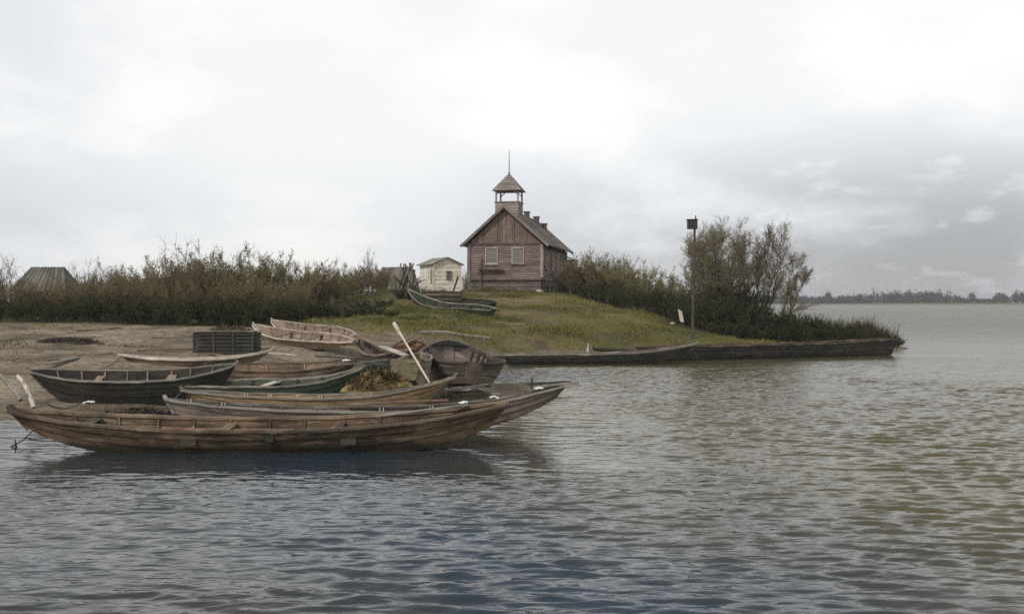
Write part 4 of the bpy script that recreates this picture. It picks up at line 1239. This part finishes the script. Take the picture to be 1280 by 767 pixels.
def shrub_meshes(seed, H=3.6, n_stems=26, base_r=.8, spread=.42, twigs=11, twig_len=.9, leaves=4500, leaf=.10, hmin=.5, r0=.028, upness=.9, leaf_lo=.1, bare_top=0.0):
    rg = np.random.default_rng(seed)
    an = rg.uniform(0, 6.28, n_stems); rr = base_r * np.sqrt(rg.uniform(0, 1, n_stems))
    b0 = np.stack([rr * np.cos(an), rr * np.sin(an), np.full(n_stems, -.1)], -1)
    h = H * rg.uniform(hmin, 1, n_stems) * (1 - .25 * (rr / base_r) ** 2)
    out = spread * h * rg.uniform(.3, 1.1, n_stems); a2 = an + rg.normal(0, .5, n_stems)
    tip = b0 + np.stack([out * np.cos(a2), out * np.sin(a2), h], -1)
    mid = (b0 + tip) / 2 + np.stack([-.18 * out * np.cos(a2), -.18 * out * np.sin(a2), .12 * h], -1) + rg.normal(0, .08, (n_stems, 3))
    k = 7
    P = bez(b0, mid, tip, k)
    Rd = r0 * (h / H)[:, None] * np.linspace(1, .25, k)[None, :]
    parts = [tubes_np(P, Rd, 4)]
    nt_ = n_stems * twigs
    si = np.repeat(np.arange(n_stems), twigs); s = rg.uniform(.22, 1.0, nt_)
    f = s * (k - 1); i0 = np.minimum(f.astype(int), k - 2); fr = (f - i0)[:, None]
    st_ = P[si, i0] * (1 - fr) + P[si, i0 + 1] * fr
    tg = P[si, i0 + 1] - P[si, i0]; tg /= np.linalg.norm(tg, axis=1)[:, None]
    D = tg * .8 + rg.normal(0, .55, (nt_, 3)); D[:, 2] = np.abs(D[:, 2]) * .6 + upness * .5; D /= np.linalg.norm(D, axis=1)[:, None]
    ln = twig_len * rg.uniform(.4, 1, nt_) * (1.1 - .45 * s)
    e1 = st_ + D * ln[:, None]; e1[:, 2] += .12 * ln
    T = bez(st_, st_ + D * ln[:, None] * .5 + rg.normal(0, .04, (nt_, 3)), e1, 4)
    parts.append(tubes_np(T, np.full((nt_, 1), .0085) * np.array([[1, .8, .6, .3]]) , 3))
    # leaves along twigs
    li = rg.integers(0, nt_, leaves); lf = rg.uniform(.05, 1.0, leaves) ** .8 * 3; l0 = np.minimum(lf.astype(int), 2); lr = (lf - l0)[:, None]
    C = T[li, l0] * (1 - lr) + T[li, l0 + 1] * lr + rg.normal(0, .05, (leaves, 3))
    keep = (C[:, 2] > leaf_lo * H * rg.uniform(0, 1.2, leaves))
    if bare_top > 0:
        keep &= rg.uniform(0, 1, leaves) > bare_top * sstep(.45, .95, C[:, 2] / H)
    C = C[keep]
    # tone: clumps by twig, so light and dark sprays
    tw = rg.uniform(0, 1, nt_)[li][keep] * .6 + rg.uniform(0, 1, len(C)) * .4
    V, F_ = leaves_np(C, leaf * rg.uniform(.55, 1.3, len(C)), rg, up=upness)
    sv, sf = cat_np(parts)
    return np_mesh('stems', sv, sf), np_mesh('foliage', V, F_, tone=tw)


KINDS = {}
def kind(nm, leafm, stemm='twig', **kw):
    n_var = kw.pop('variants', 2); out = []
    for i in range(n_var):
        s_, f_ = shrub_meshes(hash(nm) % 1 + len(KINDS) * 10 + i, **kw)
        s_.materials.append(M[stemm]); f_.materials.append(M[leafm]); out.append((s_, f_))
    KINDS[nm] = (out, kw.get('H', 3.6))


kind('olive', 'olive_leaf', 'pale_twig', bare_top=.35, twigs=14, H=3.8, leaves=9500, leaf=.085, n_stems=30, base_r=.9, variants=3)
kind('rust', 'rust_leaf', 'pale_twig', bare_top=.4, twigs=14, H=3.8, leaves=9000, leaf=.085, n_stems=32, base_r=.9, variants=2)
kind('dark', 'dark_leaf', H=2.6, leaves=9500, leaf=.105, n_stems=34, base_r=1.1, spread=.5, hmin=.35, leaf_lo=0.0, variants=2)
kind('grey', 'grey_leaf', 'pale_twig', H=4.4, leaves=3600, leaf=.08, n_stems=20, base_r=.6, spread=.26, twigs=14, bare_top=.7, variants=2)
kind('bare', 'grey_leaf', H=4.6, leaves=500, leaf=.08, n_stems=7, base_r=.25, spread=.2, twigs=22, bare_top=.6, variants=2, upness=1.0)

SHN = [0]
def shrub(knd, px, Y, hgt, label, group=None, wide=1.0, name='shrub', cat='shrub'):
    var, H = KINDS[knd]; me = var[SHN[0] % len(var)]; SHN[0] += 1
    x_ = X(px, Y)
    root = empty(name, (x_, Y, gz(x_, Y) - .05), random.uniform(0, 6.28)); tag(root, label, cat, group)
    s_ = hgt / H; root.scale = (s_ * wide, s_ * wide, s_)
    for nm, me_ in zip(('stems', 'foliage'), me):
        o = bpy.data.objects.new(nm, me_); COL.objects.link(o); o.parent = root
    return root


# left thicket: back row olive / rust, front row dark
def row(knd, pts, label, group, wide=1.0):
    for px, Y, h_ in pts:
        shrub(knd, px, Y, h_, label, group, wide)


row('grey', [(-6, 63, 4.0), (14, 64, 3.7), (105, 65, 3.6), (112, 66, 3.4)], 'thin grey scrub willow rising either side of the mossy hut', 'grey scrub by the mossy hut')
row('rust', [(20, 60.5, 2.9), (44, 61, 2.6), (70, 61, 2.5), (94, 60.5, 3.0)], 'rust brown bush growing in front of the mossy hut', 'rust bushes by the mossy hut', 1.25)
row('dark', [(-8, 58.5, 1.6), (28, 58.3, 1.5), (66, 58.3, 1.5), (100, 58.6, 1.6)], 'low dark bush at the sand edge below the mossy hut', 'dark bushes below the mossy hut', 1.1)
row('rust', [(128, 62, 3.1), (152, 63, 3.5), (182, 62, 3.3), (208, 62.5, 3.9), (236, 62, 4.0), (262, 62.5, 3.9)], 'tall rust brown bush in the thicket right of the mossy hut', 'rust bushes of the thicket', 1.05)
row('olive', [(138, 64, 3.4), (170, 65, 3.6), (216, 65, 4.3), (250, 65, 4.2), (280, 64, 4.5), (303, 63.5, 4.3), (326, 64, 4.0)], 'tall olive bush at the crest of the left thicket', 'olive bushes at the crest of the thicket', 1.0)
row('dark', [(128, 58.6, 1.6), (158, 58.0, 1.7), (188, 57.6, 1.7), (216, 57.4, 1.6), (246, 57.2, 1.8), (276, 57.2, 1.7), (306, 57.2, 1.7), (336, 57.5, 1.5), (362, 58.5, 1.3)], 'low dark bush along the sandy foot of the left thicket', 'dark bushes along the sand', 1.35)
row('rust', [(142, 60.2, 2.5), (178, 60, 2.6), (252, 59.8, 2.9), (326, 60.2, 2.4)], 'brown bush in the middle of the left thicket behind the low dark ones', 'brown bushes inside the thicket', 1.15)
row('olive', [(160, 60.4, 2.4), (214, 60, 2.9), (290, 60, 3.0), (308, 60.4, 2.7)], 'olive bush in the middle of the left thicket behind the low dark ones', 'olive bushes inside the thicket', 1.15)
row('olive', [(348, 65, 3.6), (368, 66, 3.5), (390, 67, 3.4), (410, 68.5, 3.0), (428, 70, 2.7), (446, 72, 2.6), (462, 75, 2.5), (476, 80, 2.0)], 'yellowish olive bush where the thicket steps down toward the shed', 'olive bushes toward the shed', 1.05)
row('rust', [(352, 62, 2.7), (376, 63.5, 2.4), (400, 67, 2.3), (424, 70.5, 2.0), (440, 74, 2.4)], 'brownish bush at the right shoulder of the left thicket', 'brown bushes toward the shed', 1.1)
row('dark', [(382, 60.5, 1.2), (402, 61, 1.0), (425, 61.5, .8), (446, 63, .7), (468, 64, .6), (490, 63, .5), (455, 66.5, .8), (480, 68, .6)], 'small dark bush on the turf at the right foot of the thicket', 'small dark bushes on the turf', 1.8)
shrub('bare', 213, 64.5, 4.9, 'bare sapling standing highest over the left thicket', name='sapling', cat='sapling')
shrub('bare', 232, 64.8, 5.1, 'second bare sapling just right of the one highest over the thicket', name='sapling', cat='sapling')
shrub('bare', 457, 76, 3.6, 'bare grey sapling at the right end of the thicket', name='sapling', cat='sapling')
shrub('bare', 466, 77, 3.3, 'thin bare sapling between the thicket and the leaning poles', name='sapling', cat='sapling')
row('grey', [(478, 84, 1.8), (492, 86, 1.8), (580, 92, 2.6), (584, 95, 2.2)], 'grey scrub showing between the huts and the church', 'grey scrub behind the sheds')
shrub('dark', 507, 71.6, .9, 'dark clump of weeds at the foot of the leaning poles', wide=1.6, cat='weeds', name='weed_clump')
shrub('olive', 607, 84.4, .75, 'weedy green clump at the foot of the church front', wide=2.0, cat='weeds', name='weed_clump')
shrub('grey', 640, 84.0, .6, 'pale weed clump below the right church window', wide=2.4, cat='weeds', name='weed_clump')

# right hedge behind the green bank
row('olive', [(730, 82, 3.8), (742, 81, 3.9), (756, 79.5, 4.0), (770, 78, 3.9), (786, 77, 3.8), (804, 75.5, 3.6), (820, 74.5, 3.4), (836, 73, 3.0), (852, 71, 2.8)], 'olive bush in the hedge right of the church', 'olive bushes of the right hedge', 1.1)
row('dark', [(726, 83, 2.4), (742, 77.5, 1.8), (760, 75.5, 1.8), (780, 73.5, 1.7), (800, 71.8, 1.7), (820, 70, 1.7), (840, 68.5, 1.7), (856, 67, 1.7)], 'dark bush along the foot of the hedge right of the church', 'dark bushes of the right hedge', 1.15)
row('grey', [(722, 90, 4.1), (742, 84, 4.1), (756, 83, 4.3), (772, 82, 4.2), (790, 80, 3.7), (732, 85, 3.7)], 'half bare grey willow bush standing over the right hedge', 'grey willow bushes over the right hedge')
shrub('dark', 712, 86, 1.8, 'round dark bush at the right back corner of the church', wide=1.1)

# point: dark undergrowth under the willows
row('dark', [(876, 66.5, 2.4), (892, 65.4, 2.2), (914, 65, 2.2), (938, 65.4, 2.1), (960, 66, 1.9), (984, 66.5, 1.7), (1010, 67, 1.6), (905, 68.5, 2.9), (930, 69, 2.6)], 'dark bush under the willows on the point', 'dark bushes under the willows', 1.15)
row('rust', [(880, 68.5, 3.6), (900, 68.5, 3.5), (922, 69, 2.8)], 'reddish brown bush among the willow trunks', 'reddish bushes among the willows', 1.0)
row('dark', [(898, 63.6, 1.0), (922, 63.8, 1.1), (948, 64.4, 1.1), (974, 65, 1.1), (1000, 65.6, 1.1), (1032, 67, 1.35), (1058, 67.8, 1.2), (1084, 68.4, 1.1), (1106, 69, .9), (1121, 70, .65)], 'low dark bush along the reedy edge of the point', 'low bushes along the point', 1.3)


# willow trees
def willow(name, label, px, Y, H, seed, n_main, spread, lean=(0, 0), trunk_r=.1, n2=9, n3=14, leaves=5000, tw=1.0, low=.3):
    rg = np.random.default_rng(seed)
    x_ = X(px, Y); root = empty(name, (x_, Y, gz(x_, Y) - .08)); tag(root, label, 'tree')
    an = np.arange(n_main) * 2.4 + rg.uniform(0, 1, n_main)
    b0 = np.stack([.14 * np.cos(an), .14 * np.sin(an), np.full(n_main, -.1)], -1)
    h = H * rg.uniform(.78, .95, n_main)
    out = spread * h * rg.uniform(.25, 1, n_main)
    tip = b0 + np.stack([out * np.cos(an) + lean[0] * H, out * np.sin(an) + lean[1] * H, h], -1)
    mid = b0 * .4 + tip * .6 ; mid[:, 2] = h * .42; mid += rg.normal(0, .12, (n_main, 3))
    k = 9; P = bez(b0, mid, tip, k); P[:, 1:-1] += rg.normal(0, .05, (n_main, k - 2, 3))
    main = tubes_np(P, trunk_r * rg.uniform(.6, .95, (n_main, 1)) * np.linspace(1, .1, k)[None] ** 1.1, 6)
    def sub(P_, per, s_lo, ln0, upb, jit, kk=5, rad=.02, droop=0.0):
        n_, k_, _ = P_.shape; si = np.repeat(np.arange(n_), per); s = rg.uniform(s_lo, 1, n_ * per)
        f = s * (k_ - 1); i0 = np.minimum(f.astype(int), k_ - 2); fr = (f - i0)[:, None]
        st_ = P_[si, i0] * (1 - fr) + P_[si, i0 + 1] * fr; tg = P_[si, i0 + 1] - P_[si, i0]; tg /= np.linalg.norm(tg, axis=1)[:, None] + 1e-9
        D = tg * .9 + rg.normal(0, jit, tg.shape); D[:, 2] += upb; D /= np.linalg.norm(D, axis=1)[:, None]
        ln = ln0 * rg.uniform(.45, 1, len(s)) * (1.15 - .55 * s)
        e = st_ + D * ln[:, None]; e[:, 2] += .1 * ln
        T = bez(st_, st_ + D * ln[:, None] * .5 + rg.normal(0, .05 * ln0, tg.shape), e, kk)
        return T, tubes_np(T, rad * np.linspace(1, .3, kk)[None] * rg.uniform(.7, 1.2, (len(s), 1)), 4 if rad > .015 else 3)
    B2, m2 = sub(P, n2, low, H * .34, .12, .55, 6, .022)
    B3, m3 = sub(B2, n3, .2, H * .17 * tw, .2, .55, 5, .0095)
    B4, m4 = sub(B3, 4, .25, H * .085 * tw, .25, .5, 4, .0065)
    tv, tf = cat_np([main, m2]); link('trunk', np_mesh('trunk', tv, tf), M['bark'], root)
    wv, wf_ = cat_np([m3, m4]); link('twigs', np_mesh('twigs', wv, wf_), M['pale_twig'], root)
    li = rg.integers(0, len(B4), leaves); lf = rg.uniform(.1, 1, leaves) * 3; l0 = np.minimum(lf.astype(int), 2); lr = (lf - l0)[:, None]
    C = B4[li, l0] * (1 - lr) + B4[li, l0 + 1] * lr + rg.normal(0, .03, (leaves, 3))
    V, F_ = leaves_np(C, .075 * rg.uniform(.5, 1.3, leaves), rg, up=.5, aspect=.32)
    link('crown', np_mesh('crown', V, F_, tone=rg.uniform(0, 1, leaves)), M['willow_leaf'], root)
    return root


willow('willow_tree', 'broad many stemmed bare willow just right of the box topped pole', 893, 68, 6.1, 101, 8, .37, n2=11, n3=16, leaves=15000)
willow('willow_tree', 'tallest bare willow in the middle of the clump on the point', 946, 69, 6.4, 102, 6, .30, n2=12, n3=16, leaves=14000)
willow('willow_tree', 'dense bushy willow between the broad one and the tallest one', 918, 70.5, 6.0, 105, 7, .36, trunk_r=.07, n2=10, n3=15, leaves=8000)
willow('willow_tree', 'crooked willow leaning right at the edge of the clump', 966, 66.5, 4.7, 103, 2, .10, lean=(.34, .05), trunk_r=.12, n2=14, n3=15, leaves=6000, low=.42)
willow('willow_tree', 'slender bare willow close behind the box topped pole', 874, 70.5, 5.2, 104, 5, .16, trunk_r=.07, n2=9, n3=14, leaves=7000)

# ------------------------------------------------------------------ reeds and grass (stuff)
def blades(name, n, xr, yr, accept, hr, wr, mat, lean=.25, seed=1, label=None):
    rg = np.random.default_rng(seed)
    x_ = rg.uniform(*xr, n); y_ = rg.uniform(*yr, n)
    z_ = ground_np(x_, y_); k_ = accept(x_, y_, z_, rg)
    x_, y_, z_ = x_[k_], y_[k_], z_[k_]; n = len(x_)
    patch = np.clip(.55 + 1.1 * vnoise(x_ * .6, y_ * .6, 77) + .5 * vnoise(x_ * 2, y_ * 2, 78), .15, 1.2)
    h_ = rg.uniform(*hr, n) * patch; w_ = rg.uniform(*wr, n)
    an = rg.uniform(0, math.pi, n)
    B0 = np.stack([x_, y_, z_ - .03], -1); S = np.stack([np.cos(an), np.sin(an), np.zeros(n)], -1) * w_[:, None] * .5
    L_ = rg.normal(0, lean, (n, 3)) * h_[:, None]; L_[:, 2] = h_
    mid = B0 + L_ * [.35, .35, .6]; tip = B0 + L_
    V = np.stack([B0 - S, B0 + S, mid + S * .8, mid - S * .8, tip + S * .1, tip - S * .1], 1).reshape(-1, 3)
    i6 = np.arange(n)[:, None] * 6
    F_ = np.concatenate([i6 + np.array([[0, 1, 2, 3]]), i6 + np.array([[3, 2, 4, 5]])], 1).reshape(-1, 4)
    tone = np.repeat(np.clip(.5 + .9 * vnoise(x_ * .3, y_ * .3, 79) + rg.normal(0, .22, n), 0, 1), 2)
    o = link(name, np_mesh(name, V, F_, tone=tone), M[mat]); tag(o, label, kind='stuff')
    o['category'] = name
    return o


def acc_grass(x_, y_, z_, rg):
    g = grass_mask(x_, y_, z_)
    inch = (np.abs((x_ + .53) * .98 - (y_ - 85.5) * .19) < 2.9) & (((x_ + .53) * .19 + (y_ - 85.5) * .98) > 0)
    return (rg.uniform(0, 1, len(x_)) < g * np.clip(.35 + 1.6 * vnoise(x_ * .5, y_ * .5, 41) + .5, .12, 1)) & (z_ > .3) & ~inch


blades('grass', 170000, (-16, 17), (46, 86), acc_grass, (.08, .34), (.02, .045), 'grass_leaf', .45, 5, 'short green and yellow turf on the bank below the church')


def acc_reed(x_, y_, z_, rg):
    px = 640 + x_ / y_ * F
    return (z_ > -.12) & (z_ < 1.0) & (rg.uniform(0, 1, len(x_)) < sstep(880, 1010, px) * np.clip(.5 + 2.2 * vnoise(x_ * .8, y_ * .8, 91), .05, 1)) & (y_ > 62.6 + (px - 870) * .014) & (px < 1124)


blades('reeds', 45000, (9, 27), (60, 84), acc_reed, (.5, 1.9), (.02, .045), 'reed_leaf', .26, 6, 'dense brown green reeds growing along the low point')


def acc_shore(x_, y_, z_, rg):
    return (z_ > .35) & (z_ < 1.9) & (y_ < 56) & (rg.uniform(0, 1, len(x_)) < np.clip(vnoise(x_ * .45, y_ * .7, 51) * 3 - .5, 0, 1))


o = blades('shore_weeds', 26000, (-32, -2), (36, 56), acc_shore, (.05, .14), (.05, .10), 'rust_leaf', 1.2, 8, 'dark dry weed wrack scattered over the sand')

def acc_beach(x_, y_, z_, rg):
    return (z_ > .5) & (y_ < 57.5) & (y_ > 40) & (rg.uniform(0, 1, len(x_)) < np.clip(vnoise(x_ * .6, y_ * .6, 57) * 2.6 - .45 + .35 * sstep(50, 57, y_), 0, 1))


blades('sparse_grass', 16000, (-34, -4), (40, 57), acc_beach, (.06, .26), (.02, .04), 'grass_leaf', .5, 9, 'sparse dry grass growing in patches on the sand')

# ------------------------------------------------------------------ far wood across the river
rg = np.random.default_rng(55)
Cs = []; Ss = []; Tn = []; tr_P = []
def far_tree(xc, yc, hh, ww, n, bare=False):
    c = rg.normal(0, 1, (n, 3)); c /= np.linalg.norm(c, axis=1)[:, None]; c *= rg.uniform(.2, 1, (n, 1)) ** .5
    c = c * np.array([ww, ww, hh * .46]) * (1 + .25 * rg.normal(0, 1, (n, 1))) + np.array([0, 0, hh * .38])
    keep = c[:, 2] > 0
    return c[keep] + np.array([xc, yc, 1.0]), rg.uniform(.5, 1.6, keep.sum()), np.clip(rg.uniform(0, 1) + rg.normal(0, .25, keep.sum()), 0, 1)


for i in range(420):
    xc = rg.uniform(80, 480); yc = rg.uniform(900, 945); px = 640 + xc / yc * F
    big = .35 + 1.35 * (vnoise(np.array([xc * .05]), np.array([2.2]), 61)[0] + .5)
    c_, s_, t_ = far_tree(xc, yc, rg.uniform(4.5, 8.5) * big, rg.uniform(2, 4.5), 190)
    Cs.append(c_); Ss.append(s_); Tn.append(t_)
V, F_ = leaves_np(np.concatenate(Cs), np.concatenate(Ss), rg, up=.3, aspect=.7)
o = link('far_wood', np_mesh('far_wood', V, F_, tone=np.concatenate(Tn)), M['far_leaf']); tag(o, 'hazy dark line of trees on the far shore of the river', 'wood', kind='stuff')

for px, hh, lab in ((1035, 11, 'broad far tree standing over the far wood, nearest to the reeds'), (1092, 14.5, 'tall thin far tree over the treeline across the river'),
                    (1103, 11.5, 'shorter thin far tree beside the tall thin one across the river'), (1172, 10.5, 'rounded far tree on the treeline above open water'),
                    (1215, 9.5, 'last rounded far tree of the far shore toward the edge')):
    Yf = 905; xc = X(px, Yf)
    root = empty('far_tree', (xc, Yf, .8)); tag(root, lab, 'tree')
    thin = 'thin' in lab
    c_, s_, t_ = far_tree(0, 0, hh, 1.3 if thin else 3.4, 160 if thin else 420); 
    V, F_ = leaves_np(c_, s_ * (.7 if thin else 1), rg, up=.3, aspect=.7)
    link('crown', np_mesh('crown', V, F_, tone=t_), M['far_leaf'], root)
    mb = MB(); mb.tube([(0, 0, 0), (.2, 0, hh * .5), (0, 0, hh * .95)], [.4, .3, .1], 6); mb.build('trunk', M['bark'], root)

# ------------------------------------------------------------------ haze
HAZE = True
if HAZE:
    mb = MB(); x0, x1, y0, y1, z0, z1 = -950, 950, -40, 1200, -3.2, 24
    mb.hexa([(x0, y0, z0), (x1, y0, z0), (x0, y1, z0), (x1, y1, z0), (x0, y0, z1), (x1, y0, z1), (x0, y1, z1), (x1, y1, z1)])
    hm = bpy.data.materials.new('river_haze'); hm.use_nodes = True; nt = hm.node_tree
    nt.nodes.remove(nt.nodes['Principled BSDF'])
    pv = N(nt, 'ShaderNodeVolumePrincipled'); pv.inputs['Color'].default_value = (.9, .92, .95, 1); pv.inputs['Density'].default_value = .0003
    nt.links.new(pv.outputs[0], nt.nodes['Material Output'].inputs['Volume'])
    tag(mb.build('haze', hm), 'thin grey haze over the river', kind='stuff')

# ------------------------------------------------------------------ sky and sun
SUN_EL, SUN_AZ = R(42), R(215)      # azimuth clockwise from +Y: behind the camera, to the left
w = bpy.data.worlds.new('World'); SC.world = w; w.use_nodes = True; nt = w.node_tree
bg = nt.nodes['Background']; bg.inputs['Strength'].default_value = 0.1
sky = N(nt, 'ShaderNodeTexSky', sky_type='NISHITA', sun_disc=False, sun_elevation=SUN_EL, sun_rotation=SUN_AZ)
tc = N(nt, 'ShaderNodeTexCoord')
sp = N(nt, 'ShaderNodeSeparateXYZ'); nt.links.new(tc.outputs['Generated'], sp.inputs[0])
def wnz(sx, sy, sz, detail, rough=.55, off=0.0):
    mp = N(nt, 'ShaderNodeMapping'); mp.inputs['Scale'].default_value = (sx, sy, sz); mp.inputs['Location'].default_value = (off, off * .7, off * .3)
    nt.links.new(tc.outputs['Generated'], mp.inputs[0])
    n = N(nt, 'ShaderNodeTexNoise', in_Scale=1.0, in_Detail=detail, in_Roughness=rough); nt.links.new(mp.outputs[0], n.inputs['Vector'])
    return n.outputs[0]
def mr(v, a0, a1, b0=0.0, b1=1.0):
    n = N(nt, 'ShaderNodeMapRange', interpolation_type='SMOOTHSTEP'); nt.links.new(v, n.inputs['Value'])
    for i, q_ in zip((1, 2, 3, 4), (a0, a1, b0, b1)): n.inputs[i].default_value = q_
    return n.outputs[0]
mul = lambda a_, b_: math_n(nt, 'MULTIPLY', a_, b_)
add = lambda a_, b_: math_n(nt, 'ADD', a_, b_)
n_big = wnz(4.2, 4.2, 9, 6, .52, 1.7); n_sm = wnz(13, 13, 34, 5, .6, 5.1)
low = mr(sp.outputs[2], .02, .15, 1.0, 0.0)
low2 = mr(sp.outputs[2], .05, .21, 1.0, 0.0)
right = mr(sp.outputs[0], -.06, .36, 0.0, 1.0)
left = mr(sp.outputs[0], -.22, -.46, 0.0, 1.0)
shade = add(mul(mul(low2, right), .22), mul(low, .12))
shade = add(shade, mul(left, .10))
cl = mr(n_big, .40, .64, 0.0, 1.0)                         # 1 = bright cloud
cl2 = mr(n_sm, .56, .70, 0.0, 1.0)
shade = add(mul(shade, math_n(nt, 'SUBTRACT', 1.22, mul(cl, .55))), mul(math_n(nt, 'SUBTRACT', 1.0, cl), .10))
mid = mul(mr(sp.outputs[0], -.10, .0, 0.0, 1.0), mr(sp.outputs[2], .06, .17, 1.0, 0.0))
shade = add(shade, mul(mid, mul(math_n(nt, 'SUBTRACT', 1.15, cl), .095)))
val = math_n(nt, 'SUBTRACT', 1.0, shade)
val = add(val, mul(mul(cl2, mul(low2, right)), .18))
back = mr(sp.outputs[1], -.3, .55, 1.12, 1.0)               # unseen sky behind the camera raised to light sides facing it
zen = mr(sp.outputs[2], .26, .65, 1.0, .5)  # unseen sky overhead darkened to deepen ripple contrast
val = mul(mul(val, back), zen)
tint = ramp(nt, val, [(.45, (.94, .96, 1.01)), (.80, (.965, .985, 1.02)), (.95, (1.0, .992, .96))])
vv = N(nt, 'ShaderNodeVectorMath', operation='SCALE'); nt.links.new(tint, vv.inputs[0]); nt.links.new(mul(val, 8.5), vv.inputs['Scale'])
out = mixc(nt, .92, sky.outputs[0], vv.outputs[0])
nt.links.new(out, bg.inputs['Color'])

sd = bpy.data.lights.new('sun', 'SUN'); sd.energy = 1.5; sd.angle = R(10); sd.color = (1.0, .95, .88)
so = bpy.data.objects.new('sun', sd); COL.objects.link(so)
dirv = Vector((math.sin(SUN_AZ) * math.cos(SUN_EL), math.cos(SUN_AZ) * math.cos(SUN_EL), math.sin(SUN_EL)))
so.rotation_euler = dirv.to_track_quat('Z', 'Y').to_euler(); so.location = (-20, -30, 40)

# ------------------------------------------------------------------ camera
cd = bpy.data.cameras.new('camera'); cd.sensor_width = 36; cd.lens = 36 * F / 1280; cd.shift_y = -7.5 / 1280
cd.clip_start = .1; cd.clip_end = 5000
co = bpy.data.objects.new('camera', cd); COL.objects.link(co); co.location = (0, 0, CH); co.rotation_euler = (R(90), 0, 0)
SC.camera = co
SC.view_settings.view_transform = 'Standard'; SC.view_settings.look = 'None'; SC.view_settings.exposure = 0.38; SC.view_settings.gamma = 1
SC.view_settings.use_curve_mapping = False
SC.render.engine = 'CYCLES'
SC.cycles.use_denoising = False
SC.cycles.max_bounces = 6
